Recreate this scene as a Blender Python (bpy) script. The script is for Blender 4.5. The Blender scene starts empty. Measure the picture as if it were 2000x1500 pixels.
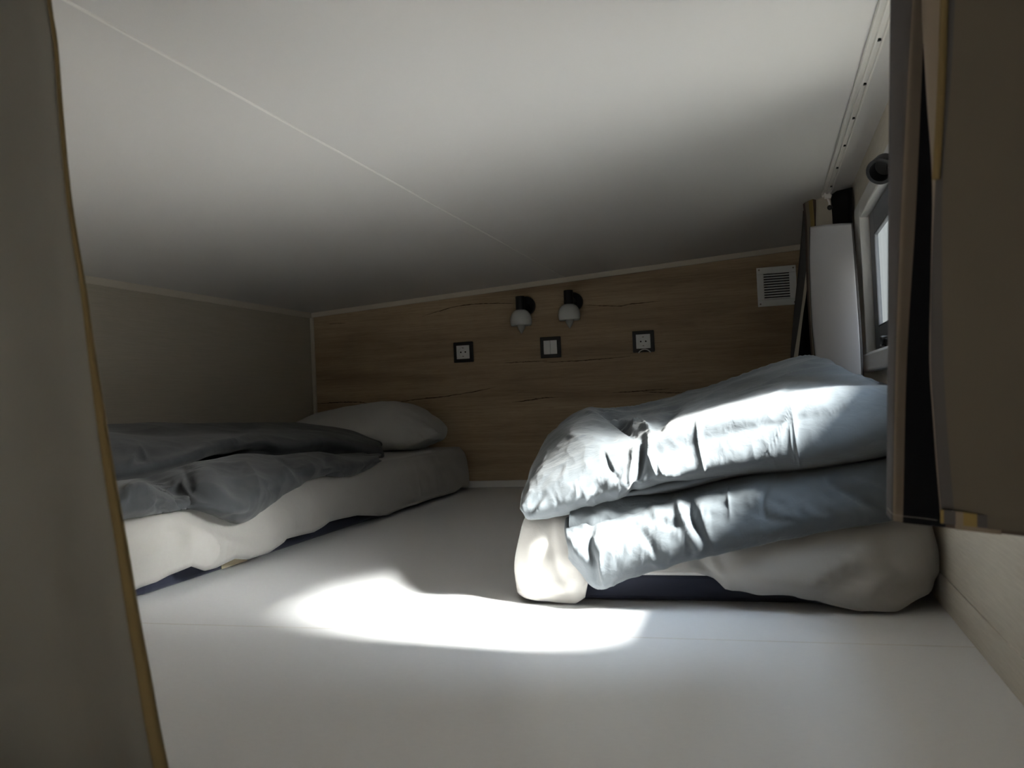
import bpy, bmesh, math, random
import numpy as np
from mathutils import Vector, Matrix, noise
random.seed(7)
S = bpy.context.scene
COL = S.collection

# ------------------------------------------------------------------ camera
F_PX, YAW, PITCH, ROLL, CAM_Z = 1741.3, 0.27580, 0.017851, -0.045326, 0.34
def _basis():
    cy, sy, cp, sp = math.cos(YAW), math.sin(YAW), math.cos(PITCH), math.sin(PITCH)
    f = np.array([-sy*cp, cy*cp, sp]); r = np.array([cy, sy, 0.0]); u = np.cross(r, f)
    cr, sr = math.cos(ROLL), math.sin(ROLL)
    return cr*r + sr*u, -sr*r + cr*u, f
CR, CU, CF = _basis()
def _ray(x, y): return CF*F_PX + CR*(x-1000) - CU*(y-750)
def at(x, y, Y):                       # measured point of the photo on the plane at depth Y
    d = _ray(x, y); return d*(Y/d[1]) + np.array([0, 0, CAM_Z])
def atX(x, y, X):                      # the same on the plane at X
    d = _ray(x, y); return d*(X/d[0]) + np.array([0, 0, CAM_Z])
cam = bpy.data.cameras.new('camera'); co = bpy.data.objects.new('camera', cam); COL.objects.link(co)
M = Matrix(((CR[0], CU[0], -CF[0], 0), (CR[1], CU[1], -CF[1], 0), (CR[2], CU[2], -CF[2], CAM_Z), (0, 0, 0, 1)))
co.matrix_world = M
cam.sensor_width = 36; cam.lens = 36*F_PX/2000; cam.clip_start = 0.02
cam.dof.use_dof = True; cam.dof.focus_distance = 2.3; cam.dof.aperture_fstop = 9
S.camera = co

# ------------------------------------------------------------------ materials
MATS = {}
def mat(name, color, rough=0.6, spec=0.5, metal=0.0, fn=None):
    m = bpy.data.materials.new(name); m.use_nodes = True
    nt = m.node_tree; b = nt.nodes['Principled BSDF']
    b.inputs['Base Color'].default_value = (*color, 1); b.inputs['Roughness'].default_value = rough
    b.inputs['Specular IOR Level'].default_value = spec; b.inputs['Metallic'].default_value = metal
    if fn: fn(nt, b)
    MATS[name] = m; return m
def nd(nt, t, **kw):
    n = nt.nodes.new(t)
    for k, v in kw.items():
        if k in n.inputs: n.inputs[k].default_value = v
        else: setattr(n, k, v)
    return n
def coords(nt, scale=(1, 1, 1), rot=(0, 0, 0), space='Object'):
    tc = nd(nt, 'ShaderNodeTexCoord'); mp = nd(nt, 'ShaderNodeMapping')
    mp.inputs['Scale'].default_value = scale; mp.inputs['Rotation'].default_value = rot
    nt.links.new(tc.outputs[space], mp.inputs['Vector']); return mp.outputs['Vector']
def bump(nt, b, height, strength=0.3, dist=0.002, prev=None):
    bp = nd(nt, 'ShaderNodeBump'); bp.inputs['Strength'].default_value = strength; bp.inputs['Distance'].default_value = dist
    nt.links.new(height, bp.inputs['Height'])
    if prev: nt.links.new(prev, bp.inputs['Normal'])
    nt.links.new(bp.outputs['Normal'], b.inputs['Normal']); return bp.outputs['Normal']
def noise_n(nt, vec, scale, detail=4, rough=0.5, dist=0.0):
    n = nd(nt, 'ShaderNodeTexNoise'); n.inputs['Scale'].default_value = scale; n.inputs['Detail'].default_value = detail
    n.inputs['Roughness'].default_value = rough; n.inputs['Distortion'].default_value = dist
    nt.links.new(vec, n.inputs['Vector']); return n.outputs['Fac']
def ramp(nt, fac, stops):
    r = nd(nt, 'ShaderNodeValToRGB'); e = r.color_ramp.elements
    while len(e) < len(stops): e.new(0.5)
    for i, (p, c) in enumerate(stops): e[i].position = p; e[i].color = (*c, 1)
    nt.links.new(fac, r.inputs['Fac']); return r.outputs['Color']
def mixc(nt, fac, a, b_, mode='MIX'):
    m = nd(nt, 'ShaderNodeMix', data_type='RGBA', blend_type=mode)
    if isinstance(fac, float): m.inputs[0].default_value = fac
    else: nt.links.new(fac, m.inputs[0])
    for s, v in ((6, a), (7, b_)):
        if isinstance(v, tuple): m.inputs[s].default_value = (*v, 1)
        else: nt.links.new(v, m.inputs[s])
    return m.outputs[2]

def cloth_fn(weave=900, crinkle=0.35, cdist=0.004, cscale=22, crot=(0, 0.3, 0), cstretch=(1, 1, 1)):
    def fn(nt, b):
        v = coords(nt)
        w = noise_n(nt, v, weave, 2)
        v2 = coords(nt, cstretch, crot)
        c = noise_n(nt, v2, cscale, 6, 0.55, 0.8)
        n1 = bump(nt, b, c, crinkle, cdist)
        bump(nt, b, w, 0.12, 0.0006, n1)
        b.inputs['Sheen Weight'].default_value = 0.15
    return fn
mat('duvet_light', (0.083, 0.095, 0.106), 0.75, 0.25, fn=cloth_fn(900, 0.42, 0.004, 34, (0, 0, 0.6), (1, 2.2, 1)))
mat('duvet_dark', (0.044, 0.048, 0.052), 0.75, 0.25, fn=cloth_fn(900, 0.22, 0.005, 14, (0, 0, 0.4), (2, 1, 1)))
mat('sheet_white', (0.35, 0.34, 0.322), 0.8, 0.2, fn=cloth_fn(800, 0.35, 0.006, 12, (0, 0.4, 0.2), (1.5, 1, 1)))
mat('pillow_white', (0.46, 0.455, 0.44), 0.8, 0.2, fn=cloth_fn(800, 0.35, 0.006, 14))
mat('mattress_navy', (0.018, 0.022, 0.042), 0.7, 0.3, fn=cloth_fn(700, 0.2, 0.002, 30))
mat('mattress_white', (0.66, 0.65, 0.63), 0.8, 0.2, fn=cloth_fn(700, 0.2, 0.002, 40))
mat('label_paper', (0.62, 0.55, 0.38), 0.7)
def cf(nt, b):
    v = coords(nt); bump(nt, b, noise_n(nt, v, 1200, 2), 0.25, 0.0008)
for nme, c in dict(curtain_taupe=(0.10, 0.088, 0.070), curtain_beige=(0.20, 0.165, 0.13), curtain_grey=(0.075, 0.07, 0.07),
                   curtain_black=(0.006, 0.006, 0.008), curtain_mustard=(0.22, 0.16, 0.06), curtain_brown=(0.085, 0.062, 0.052),
                   curtain_cream=(0.44, 0.40, 0.33), curtain_lining=(0.45, 0.45, 0.47), curtain_front=(0.135, 0.125, 0.11),
                   curtain_ochre=(0.145, 0.108, 0.05)).items():
    mat(nme, c, 0.85, 0.15, fn=cf)
def translucent(name, c, k):
    m = MATS[name]; nt = m.node_tree; b = nt.nodes['Principled BSDF']; out = nt.nodes['Material Output']
    t_ = nd(nt, 'ShaderNodeBsdfTranslucent'); t_.inputs['Color'].default_value = (*c, 1)
    x_ = nd(nt, 'ShaderNodeMixShader'); x_.inputs[0].default_value = k
    nt.links.new(b.outputs[0], x_.inputs[1]); nt.links.new(t_.outputs[0], x_.inputs[2]); nt.links.new(x_.outputs[0], out.inputs['Surface'])
translucent('curtain_front', (0.6, 0.59, 0.55), 0.5)
mat('thread', (0.3, 0.28, 0.26), 0.8)

def floor_fn(nt, b):
    v = coords(nt, (1.2, 6, 1)); n = noise_n(nt, v, 60, 4)
    c = ramp(nt, n, [(0.3, (0.75, 0.755, 0.77)), (0.7, (0.785, 0.79, 0.80))])
    nt.links.new(c, b.inputs['Base Color'])
    r = nd(nt, 'ShaderNodeMapRange'); r.inputs['To Min'].default_value = 0.42; r.inputs['To Max'].default_value = 0.52
    nt.links.new(n, r.inputs['Value']); nt.links.new(r.outputs['Result'], b.inputs['Roughness'])
    bump(nt, b, noise_n(nt, coords(nt), 500, 3), 0.05, 0.0005)
mat('floor_laminate', (0.62, 0.63, 0.64), 0.4, 0.5, fn=floor_fn)
def ceil_fn(nt, b):
    bump(nt, b, noise_n(nt, coords(nt), 700, 3), 0.08, 0.0006)
mat('ceiling_white', (0.66, 0.645, 0.635), 0.55, 0.35, fn=ceil_fn)
mat('seam_white', (0.80, 0.785, 0.76), 0.5, 0.4)
mat('trim_white', (0.60, 0.555, 0.48), 0.5, 0.4)
mat('trim_cream', (0.56, 0.51, 0.43), 0.5, 0.4)
def wall_fn(c0, c1, sc):
    def fn(nt, b):
        v = coords(nt, sc); n = noise_n(nt, v, 30, 5, 0.65)
        nt.links.new(ramp(nt, n, [(0.3, c0), (0.7, c1)]), b.inputs['Base Color'])
        bump(nt, b, n, 0.15, 0.001)
    return fn
mat('wall_cream', (0.5, 0.5, 0.45), 0.55, 0.3, fn=wall_fn((0.41, 0.375, 0.31), (0.47, 0.43, 0.36), (1, 0.35, 12)))
mat('wall_cream_grain', (0.6, 0.55, 0.48), 0.55, 0.3, fn=wall_fn((0.53, 0.49, 0.42), (0.63, 0.59, 0.51), (1, 0.6, 14)))
mat('wall_room', (0.55, 0.50, 0.43), 0.8)
mat('floor_room', (0.50, 0.45, 0.38), 0.6)

def wood_fn(nt, b):
    tc = nd(nt, 'ShaderNodeTexCoord')
    def mp(scale, loc=(0, 0, 0)):
        m = nd(nt, 'ShaderNodeMapping'); m.inputs['Scale'].default_value = scale; m.inputs['Location'].default_value = loc
        nt.links.new(tc.outputs['Object'], m.inputs['Vector']); return m.outputs['Vector']
    big = noise_n(nt, mp((0.7, 1, 5)), 2.2, 4, 0.55, 0.6)
    fine = noise_n(nt, mp((1.2, 1, 60)), 4, 6, 0.65, 0.3)
    pores = noise_n(nt, mp((6, 1, 220)), 3, 2, 0.5)
    c1 = ramp(nt, big, [(0.30, (0.29, 0.21, 0.13)), (0.5, (0.40, 0.30, 0.19)), (0.72, (0.46, 0.355, 0.23))])
    c2 = ramp(nt, fine, [(0.32, (0.62, 0.58, 0.55)), (0.6, (1, 1, 1))])
    c = mixc(nt, 0.55, c1, c2, 'MULTIPLY')
    c3 = ramp(nt, pores, [(0.33, (0.55, 0.5, 0.45)), (0.42, (1, 1, 1))])
    c = mixc(nt, 0.5, c, c3, 'MULTIPLY')
    # knots
    vo = nd(nt, 'ShaderNodeTexVoronoi', feature='F1'); vo.inputs['Scale'].default_value = 3.1
    nt.links.new(mp((1, 0.0, 2.0), (0.35, 0, 0.2)), vo.inputs['Vector'])
    k = ramp(nt, vo.outputs['Distance'], [(0.0, (0.35, 0.28, 0.22)), (0.055, (1, 1, 1))])
    c = mixc(nt, 0.7, c, k, 'MULTIPLY')
    nt.links.new(c, b.inputs['Base Color'])
    bump(nt, b, pores, 0.1, 0.0006)
mat('wood_oak', (0.2, 0.13, 0.07), 0.55, 0.35, fn=wood_fn)
mat('wood_crack', (0.03, 0.016, 0.009), 0.8, 0.1)
mat('black_plastic', (0.008, 0.008, 0.009), 0.35, 0.4)
mat('black_metal', (0.006, 0.006, 0.007), 0.5, 0.4)
mat('white_plastic', (0.74, 0.75, 0.76), 0.35, 0.5)
mat('dark_hole', (0.01, 0.01, 0.01), 0.9, 0.1)
mat('chrome', (0.8, 0.8, 0.8), 0.15, 0.5, 1.0)
mat('screw_metal', (0.25, 0.22, 0.21), 0.4, 0.5, 0.6)
mat('opal_glass', (0.60, 0.62, 0.62), 0.25, 0.5)
mat('bulb_glass', (0.36, 0.36, 0.34), 0.12, 0.6)
mat('rail_white', (0.72, 0.70, 0.67), 0.4, 0.5)
mat('window_white', (0.62, 0.62, 0.62), 0.4, 0.4)
mat('window_grey', (0.13, 0.14, 0.16), 0.4, 0.4)
mat('window_dark', (0.035, 0.04, 0.05), 0.5, 0.4)
mat('outside_white', (0.085, 0.088, 0.085), 0.8)
mat('outside_grey', (0.10, 0.10, 0.09), 0.8)
def glass(name, rough, tint):
    m = bpy.data.materials.new(name); m.use_nodes = True; nt = m.node_tree
    nt.nodes.remove(nt.nodes['Principled BSDF']); out = nt.nodes['Material Output']
    tr = nd(nt, 'ShaderNodeBsdfTransparent'); tr.inputs['Color'].default_value = (*tint, 1)
    gl = nd(nt, 'ShaderNodeBsdfGlossy'); gl.inputs['Roughness'].default_value = rough
    mx = nd(nt, 'ShaderNodeMixShader'); mx.inputs[0].default_value = 0.05
    nt.links.new(tr.outputs[0], mx.inputs[1]); nt.links.new(gl.outputs[0], mx.inputs[2]); nt.links.new(mx.outputs[0], out.inputs['Surface'])
    MATS[name] = m; return m
glass('window_glass', 0.02, (0.93, 0.95, 0.95))
glass('clear_glass', 0.05, (0.85, 0.86, 0.86))

# ------------------------------------------------------------------ mesh helpers
def link(name, me, material, parent=None, smooth=False):
    o = bpy.data.objects.new(name, me); COL.objects.link(o)
    for m in (material if isinstance(material, (list, tuple)) else [material]): me.materials.append(MATS[m])
    if parent is not None: o.parent = parent
    if smooth:
        for p in me.polygons: p.use_smooth = True
    return o
def from_bm(name, bm, material, parent=None, smooth=False):
    bmesh.ops.recalc_face_normals(bm, faces=bm.faces)
    me = bpy.data.meshes.new(name); bm.to_mesh(me); bm.free(); return link(name, me, material, parent, smooth)
def box(bm, x0, x1, y0, y1, z0, z1, mi=0):
    vs = [bm.verts.new((x, y, z)) for x in (x0, x1) for y in (y0, y1) for z in (z0, z1)]
    for f in ((0, 1, 3, 2), (4, 6, 7, 5), (0, 4, 5, 1), (2, 3, 7, 6), (0, 2, 6, 4), (1, 5, 7, 3)):
        bm.faces.new([vs[i] for i in f]).material_index = mi
    return vs
def cyl(bm, c, axis, r, l, n=24, r2=None, caps=True):   # from point c along axis by length l
    a = Vector(axis).normalized(); q = a.to_track_quat('Z', 'Y').to_matrix()
    r2 = r if r2 is None else r2; c = Vector(c); A = []; B = []
    for i in range(n):
        t = 2*math.pi*i/n; d = q @ Vector((math.cos(t), math.sin(t), 0))
        A.append(bm.verts.new(c + d*r)); B.append(bm.verts.new(c + a*l + d*r2))
    for i in range(n): bm.faces.new((A[i], A[(i+1) % n], B[(i+1) % n], B[i]))
    if caps: bm.faces.new(A[::-1]); bm.faces.new(B)
def lathe(bm, prof, c, n=32):                           # profile (r, z) about a vertical axis at c
    rings = []
    for r, z in prof:
        rings.append([bm.verts.new((c[0]+r*math.cos(2*math.pi*i/n), c[1]+r*math.sin(2*math.pi*i/n), c[2]+z)) for i in range(n)])
    for a, b in zip(rings, rings[1:]):
        for i in range(n): bm.faces.new((a[i], a[(i+1) % n], b[(i+1) % n], b[i]))
    return rings
def tube(bm, pts, r, n=8):
    pts = [Vector(p) for p in pts]; rings = []
    for i, p in enumerate(pts):
        d = (pts[min(i+1, len(pts)-1)] - pts[max(i-1, 0)]).normalized(); q = d.to_track_quat('Z', 'Y').to_matrix()
        rings.append([bm.verts.new(p + q @ Vector((math.cos(2*math.pi*k/n)*r, math.sin(2*math.pi*k/n)*r, 0))) for k in range(n)])
    for a, b in zip(rings, rings[1:]):
        for i in range(n): bm.faces.new((a[i], a[(i+1) % n], b[(i+1) % n], b[i]))
    bm.faces.new(rings[0][::-1]); bm.faces.new(rings[-1])
def bevel(o, w, seg=2):
    md = o.modifiers.new('bevel', 'BEVEL'); md.width = w; md.segments = seg; md.limit_method = 'ANGLE'; return o
def structure(o): o['kind'] = 'structure'; return o
def thing(name, loc, label, cat, group=None):
    o = bpy.data.objects.new(name, None); COL.objects.link(o); o.location = loc; o.empty_display_size = 0.05
    return tag(o, label, cat, group)
def tag(o, label, cat, group=None):
    o['label'] = label; o['category'] = cat
    if group: o['group'] = group
    return o
def boxo(name, x0, x1, y0, y1, z0, z1, m, parent=None, bev=0, org=None):
    bm = bmesh.new(); box(bm, x0, x1, y0, y1, z0, z1)
    o = from_bm(name, bm, m, parent)
    if bev: bevel(o, bev)
    return o
def under(parent):                                     # keeps children authored in room coordinates
    inv = Matrix.Translation(parent.location).inverted()
    for c in parent.children:
        c.matrix_parent_inverse = inv
        for g in c.children: g.matrix_parent_inverse = Matrix()

# ------------------------------------------------------------------ curves and cloth
def catmull(P, n, closed=False):
    P = np.asarray(P, float)
    if closed: Q = np.vstack([P[-1], P, P[0], P[1]])
    else: Q = np.vstack([2*P[0]-P[1], P, 2*P[-1]-P[-2]])
    m = len(P) if closed else len(P)-1
    seg = np.linalg.norm((np.vstack([P, P[:1]]) if closed else P)[1:m+1] - P[:m], axis=1) + 1e-9
    cum = np.concatenate([[0], np.cumsum(seg)]); L = cum[-1]
    s = np.linspace(0, L, n, endpoint=not closed); out = []
    i = np.clip(np.searchsorted(cum, s, side='right')-1, 0, m-1); t = ((s-cum[i])/seg[i])[:, None]
    p0, p1, p2, p3 = Q[i], Q[i+1], Q[i+2], Q[i+3]
    return 0.5*(2*p1 + (p2-p0)*t + (2*p0-5*p1+4*p2-p3)*t*t + (3*p1-p0-3*p2+p3)*t**3)
def nz(P, sc, off=0.0):
    sx, sy, sz = sc
    return np.array([noise.noise(Vector((p[0]*sx+off, p[1]*sy-off, p[2]*sz+1.7*off))) for p in P])
def ridged(P, sc, off=0.0, sharp=2.0):
    return (1-np.abs(nz(P, sc, off)))**sharp
def rotz(P, a, b=0.0):
    ca, sa = math.cos(a), math.sin(a); Q = P.copy(); Q[:, 0] = ca*P[:, 0]+sa*P[:, 1]; Q[:, 1] = -sa*P[:, 0]+ca*P[:, 1]
    cb, sb = math.cos(b), math.sin(b); R = Q.copy(); R[:, 0] = cb*Q[:, 0]+sb*Q[:, 2]; R[:, 2] = -sb*Q[:, 0]+cb*Q[:, 2]; return R
def crease(P, line, amp, w, shape='ridge'):            # a fold running along a 3-D polyline
    line = np.asarray(line, float); best = np.full(len(P), 1e9); tt = np.zeros(len(P)); n = len(line)-1
    for k in range(n):
        a, b = line[k], line[k+1]; ab = b-a
        t = np.clip(((P-a) @ ab)/(ab @ ab), 0, 1); d = np.linalg.norm(P-(a+t[:, None]*ab), axis=1)
        m = d < best; best[m] = d[m]; tt[m] = (k+t[m])/n
    fade = np.sin(np.pi*np.clip(tt*0.86+0.07, 0, 1))**0.6
    if shape == 'ridge': return amp*fade*np.exp(-(best/w))
    return amp*fade*np.exp(-(best/w)**2)
def grid_normals(G, cu, cv):
    du = (np.roll(G, -1, 0)-np.roll(G, 1, 0)); dv = (np.roll(G, -1, 1)-np.roll(G, 1, 1))
    if not cu: du[0] = G[1]-G[0]; du[-1] = G[-1]-G[-2]
    if not cv: dv[:, 0] = G[:, 1]-G[:, 0]; dv[:, -1] = G[:, -1]-G[:, -2]
    n = np.cross(du, dv); return n/(np.linalg.norm(n, axis=2, keepdims=True)+1e-12)
def grid_mesh(name, grids):
    V = []; Fc = []; base = 0
    for G, cv, caps in grids:
        nu, nv = G.shape[:2]; V.append(G.reshape(-1, 3))
        for i in range(nu-1):
            for j in range(nv if cv else nv-1):
                k = (j+1) % nv
                Fc.append((base+i*nv+j, base+i*nv+k, base+(i+1)*nv+k, base+(i+1)*nv+j))
        if caps:
            Fc.append(tuple(base+j for j in range(nv))[::-1]); Fc.append(tuple(base+(nu-1)*nv+j for j in range(nv)))
        base += nu*nv
    me = bpy.data.meshes.new(name); me.from_pydata(np.vstack(V).tolist(), [], Fc); me.update(); return me
def loft(rows, nu, nv, closed=True):
    R = np.stack([catmull(r, nu) for r in rows], 1)    # nu x K x 3
    return np.stack([catmull(R[i], nv, closed) for i in range(nu)], 0)
def taper_ends(G, n0, n1, k=0.04):                     # rounds a closed loft off at its two ends
    nu = G.shape[0]; C = G.mean(1, keepdims=True).copy()
    for i in range(nu):
        s = 1.0
        if i < n0: s = math.sqrt(max(0.0, 1-(1-i/n0)**2))
        if nu-1-i < n1: s = min(s, math.sqrt(max(0.0, 1-(1-(nu-1-i)/n1)**2)))
        G[i] = C[i] + (G[i]-C[i])*max(s, k)
    return G
def displace(G, fn, closed=True, sign=1):
    N = grid_normals(G, False, closed)*sign; P = G.reshape(-1, 3); d = fn(P).reshape(G.shape[:2])
    return G + N*d[..., None]

def project(P):
    d = P-np.array([0, 0, CAM_Z]); z = d @ CF; return np.stack([1000+F_PX*(d @ CR)/z, 750-F_PX*(d @ CU)/z], 1), z
def folds(G, L, sg, closed=True):
    """folds and creases of the cloth, each along a line measured on the photo: (line, height, half width, kind)"""
    N = grid_normals(G, False, closed)*sg; P = G.reshape(-1, 3); Q, z = project(P); d = np.zeros(len(P))
    V = np.array([0, 0, CAM_Z])-P; V /= np.linalg.norm(V, axis=1, keepdims=True)
    face = np.clip(((N.reshape(-1, 3)*V).sum(1)+0.15)/0.3, 0, 1)
    Q3 = np.concatenate([Q, np.zeros((len(Q), 1))], 1)
    for pts, a, w, k in L: d += crease(Q3, np.concatenate([catmull([(x, y, 0) for x, y in pts], 12)[:, :2], np.zeros((12, 1))], 1), a, w, 'ridge' if k == 'r' else 'g')
    return G+N*(d*face).reshape(G.shape[:2])[..., None]
def scatter(n, region, ang, spread, length, amp, w, seed):
    """many fine wrinkles strewn over a patch of cloth"""
    r = random.Random(seed); L = []
    for _ in range(n):
        x = r.uniform(region[0], region[2]); y = r.uniform(region[1], region[3]); a = math.radians(ang+r.uniform(-spread, spread)); l = length*r.uniform(0.5, 1.4)
        b = r.uniform(-0.3, 0.3)*l; dx, dy = math.cos(a)*l/2, math.sin(a)*l/2
        L.append(([(x-dx, y-dy), (x-b*math.sin(a)*0.4, y+b*math.cos(a)*0.4), (x+dx, y+dy)], amp*r.uniform(0.4, 1.2)*r.choice((1, 1, -0.8)), w*r.uniform(0.6, 1.5), r.choice('rg')))
    return L

# ------------------------------------------------------------------ the setting
XL, XR, YB = -1.815, 0.243, 3.366
def cz(x): return 0.843 + 0.0563*x
YF = -2.3
def prism(name, pts, y0, y1, m):                       # polygon in X-Z swept along Y
    bm = bmesh.new(); A = [bm.verts.new((x, y0, z)) for x, z in pts]; B = [bm.verts.new((x, y1, z)) for x, z in pts]
    n = len(pts); bm.faces.new(A); bm.faces.new(B[::-1])
    for i in range(n): bm.faces.new((A[i], B[i], B[(i+1) % n], A[(i+1) % n]))
    return from_bm(name, bm, m)
fl = boxo('floor', XL, XR, 0.45, YB, -0.06, 0.0, 'floor_laminate'); structure(fl)
bm = bmesh.new(); box(bm, XL+0.005, -1.2, 1.2495, 1.2505, 0.0, 0.0002); box(bm, -1.2, XR, 1.2495, 1.2505, 0.0, 0.0002)
structure(from_bm('trim_floor_seam', bm, 'trim_cream'))
structure(prism('ceiling', [(XL-0.09, cz(XL-0.09)), (XR+0.08, cz(XR+0.08)), (XR+0.08, cz(XR)+0.07), (XL-0.09, cz(XL)+0.07)], YF-0.08, YB+0.08, 'ceiling_white'))
structure(prism('trim_1', [(-0.7225, cz(-0.7225)), (-0.7175, cz(-0.7175)), (-0.7182, cz(-0.7182)-0.0012), (-0.7218, cz(-0.7218)-0.0012)], YF, YB, 'seam_white'))
structure(boxo('wall_left', XL-0.08, XL, YF-0.08, YB+0.08, -2.05, cz(XL)+0.03, 'wall_cream'))
structure(boxo('floor_below', XL-0.08, XR+0.08, YF-0.08, 0.5, -2.1, -2.0, 'floor_room'))
structure(boxo('wall_below', XL-0.08, XR+0.08, 0.46, 0.52, -2.0, -0.06, 'wall_room'))
# oak back wall with its dark splits
bm = bmesh.new(); box(bm, XL-0.08, XR+0.08, YB, YB+0.08, -0.06, cz(XR)+0.06, 0)
CR_LINES = [
 ([(825, 618), (845, 611), (864, 606), (885, 600), (916, 595), (957, 592.5), (1008, 593)], 1.7),
 ([(1141, 596), (1180, 597), (1211, 598), (1231, 594), (1260, 591), (1290, 587.5)], 1.5),
 ([(986, 709), (1030, 706.5), (1069, 704.5)], 1.6), ([(1062, 707), (1085, 707), (1152, 703), (1195, 699.5), (1231, 696)], 1.6),
 ([(760, 790), (775, 787), (800, 782), (823, 779), (864, 775), (912, 767.5), (945, 761), (970, 755.5)], 1.8),
 ([(616, 789), (650, 786.5), (696, 785.5), (730, 789)], 1.8),
 ([(1196, 767), (1230, 765), (1253, 763.6), (1307, 759.5)], 1.7), ([(1255, 765), (1300, 767), (1339, 767)], 1.5),
 ([(1000, 786), (1030, 782), (1056, 778), (1074, 776.5), (1090, 777)], 1.8), ([(638, 633), (655, 632), (676, 631)], 1.2),
 ([(1062, 884), (1090, 880), (1110, 881)], 1.4)]
for pts, wd in CR_LINES:
    P = catmull([at(x, y, YB) for x, y in pts], 40)
    rng = random.Random(len(pts)*7+int(pts[0][0])); prev = None
    for i, p in enumerate(P):
        t = i/39; hw = 0.001*wd*(math.sin(math.pi*min(max(t, 0.02), 0.98))**0.5)*rng.uniform(0.45, 1.15)
        j = rng.uniform(-0.0008, 0.0008)
        a = bm.verts.new((p[0], YB-0.0004, p[2]+hw+j)); b = bm.verts.new((p[0], YB-0.0004, p[2]-hw+j))
        if prev: bm.faces.new((prev[0], a, b, prev[1])).material_index = 1
        prev = (a, b)
me = bpy.data.meshes.new('wall_back'); bm.to_mesh(me); bm.free()
structure(link('wall_back', me, ['wood_oak', 'wood_crack']))
# right wall with the window opening; front wall of the room behind the camera with an opening added for fill light
WY0, WY1, WZ0, WZ1 = 1.00, 2.20, 0.41, 0.725; WT = 0.022
bm = bmesh.new()
zt = cz(XR)+0.06
box(bm, XR, XR+WT, YF-0.08, WY0, -2.05, zt); box(bm, XR, XR+WT, WY1, YB, -2.05, zt)
box(bm, XR, XR+WT, WY0, WY1, -2.05, WZ0); box(bm, XR, XR+WT, WY0, WY1, WZ1, zt)
structure(from_bm('wall_right', bm, 'wall_cream_grain'))
bm = bmesh.new(); FX0, FX1, FZ0, FZ1 = -1.4, -0.3, -1.1, -0.2
box(bm, XL-0.08, FX0, YF-0.08, YF, -2.05, zt); box(bm, FX1, XR+0.08, YF-0.08, YF, -2.05, zt)
box(bm, FX0, FX1, YF-0.08, YF, -2.05, FZ0); box(bm, FX0, FX1, YF-0.08, YF, FZ1, zt)
structure(from_bm('wall_front', bm, 'wall_room'))
# trims
structure(boxo('trim_2', XL, XL+0.008, 0.45, YB, cz(XL)-0.021, cz(XL)+0.002, 'trim_white'))
bm = bmesh.new()
A = [(XL, YB-0.010, cz(XL)-0.019), (XR, YB-0.010, cz(XR)-0.019), (XR, YB-0.010, cz(XR)+0.004), (XL, YB-0.010, cz(XL)+0.004)]
va = [bm.verts.new(p) for p in A]; vb = [bm.verts.new((p[0], YB, p[2])) for p in A]
bm.faces.new(va); bm.faces.new(vb[::-1])
for i in range(4): bm.faces.new((va[i], vb[i], vb[(i+1) % 4], va[(i+1) % 4]))
structure(from_bm('trim_3', bm, 'trim_cream'))
structure(boxo('trim_4', XL, XL+0.014, YB-0.014, YB, 0.0, cz(XL)-0.02, 'trim_cream', bev=0.003))
structure(boxo('baseboard_back', XL+0.014, XR, YB-0.012, YB, 0.0, 0.026, 'ceiling_white', bev=0.002))
structure(boxo('baseboard_right', XR-0.002, XR, 0.45, YB-0.014, 0.0, 0.050, 'wall_cream_grain'))

# window in the right wall
win = bpy.data.objects.new('window_1', None); COL.objects.link(win); win.location = (XR, (WY0+WY1)/2, WZ0); win['kind'] = 'structure'
def frame_bm(x0, x1, y0, y1, z0, z1, wy, wb, wt):
    bm = bmesh.new(); box(bm, x0, x1, y0, y0+wy, z0, z1); box(bm, x0, x1, y1-wy, y1, z0, z1)
    box(bm, x0, x1, y0+wy, y1-wy, z0, z0+wb); box(bm, x0, x1, y0+wy, y1-wy, z1-wt, z1); return bm
CX = 0.229
o = bevel(from_bm('casing', frame_bm(CX, 0.2494, WY0-0.11, WY1+0.11, WZ0-0.004, WZ1+0.037, 0.1115, 0.0055, 0.0385), 'window_white', win), 0.003)
bevel(boxo('sill', CX-0.012, XR+0.02, WY0-0.12, WY1+0.115, WZ0-0.042, WZ0-0.004, 'window_white', win), 0.004)
WM = 1.56                                              # two leaves, the far one with broad rails
for y0, y1, wb, wt in ((WY0, WM, 0.030, 0.035), (WM, WY1, 0.058, 0.056)):
    sash = bevel(from_bm('sash', frame_bm(0.2495, 0.2575, y0, y1, WZ0, WZ1, 0.085 if y1 == WY1 or y0 == WY0 else 0.05, wb, wt), ['window_grey'], win), 0.0015)
    from_bm('glazing_bead', frame_bm(0.2487, 0.2505, y0+0.082, y1-0.082, WZ0+wb-0.003, WZ1-wt+0.003, 0.003, 0.003, 0.003), 'window_dark', sash)
    boxo('pane', 0.2530, 0.2555, y0+0.08, y1-0.08, WZ0+wb-0.004, WZ1-wt+0.004, 'window_glass', win)
bm = bmesh.new(); box(bm, 0.236, 0.250, 1.93, 2.00, WZ0+0.002, WZ0+0.020); box(bm, 0.230, 0.250, 1.945, 1.965, WZ0+0.006, WZ0+0.026)
bevel(from_bm('latch', bm, 'black_plastic', win), 0.003)
under(win)
# wall added outside: fills the pane view, cuts sun and sky off the duvet
bm = bmesh.new(); box(bm, 0.80, 0.88, 1.22, 9.0, -2.0, 1.75)
structure(from_bm('wall_sun_block', bm, 'outside_white'))
structure(boxo('floor_outside', -9, 9, -12, 12, -2.5, -2.15, 'outside_grey'))

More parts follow.
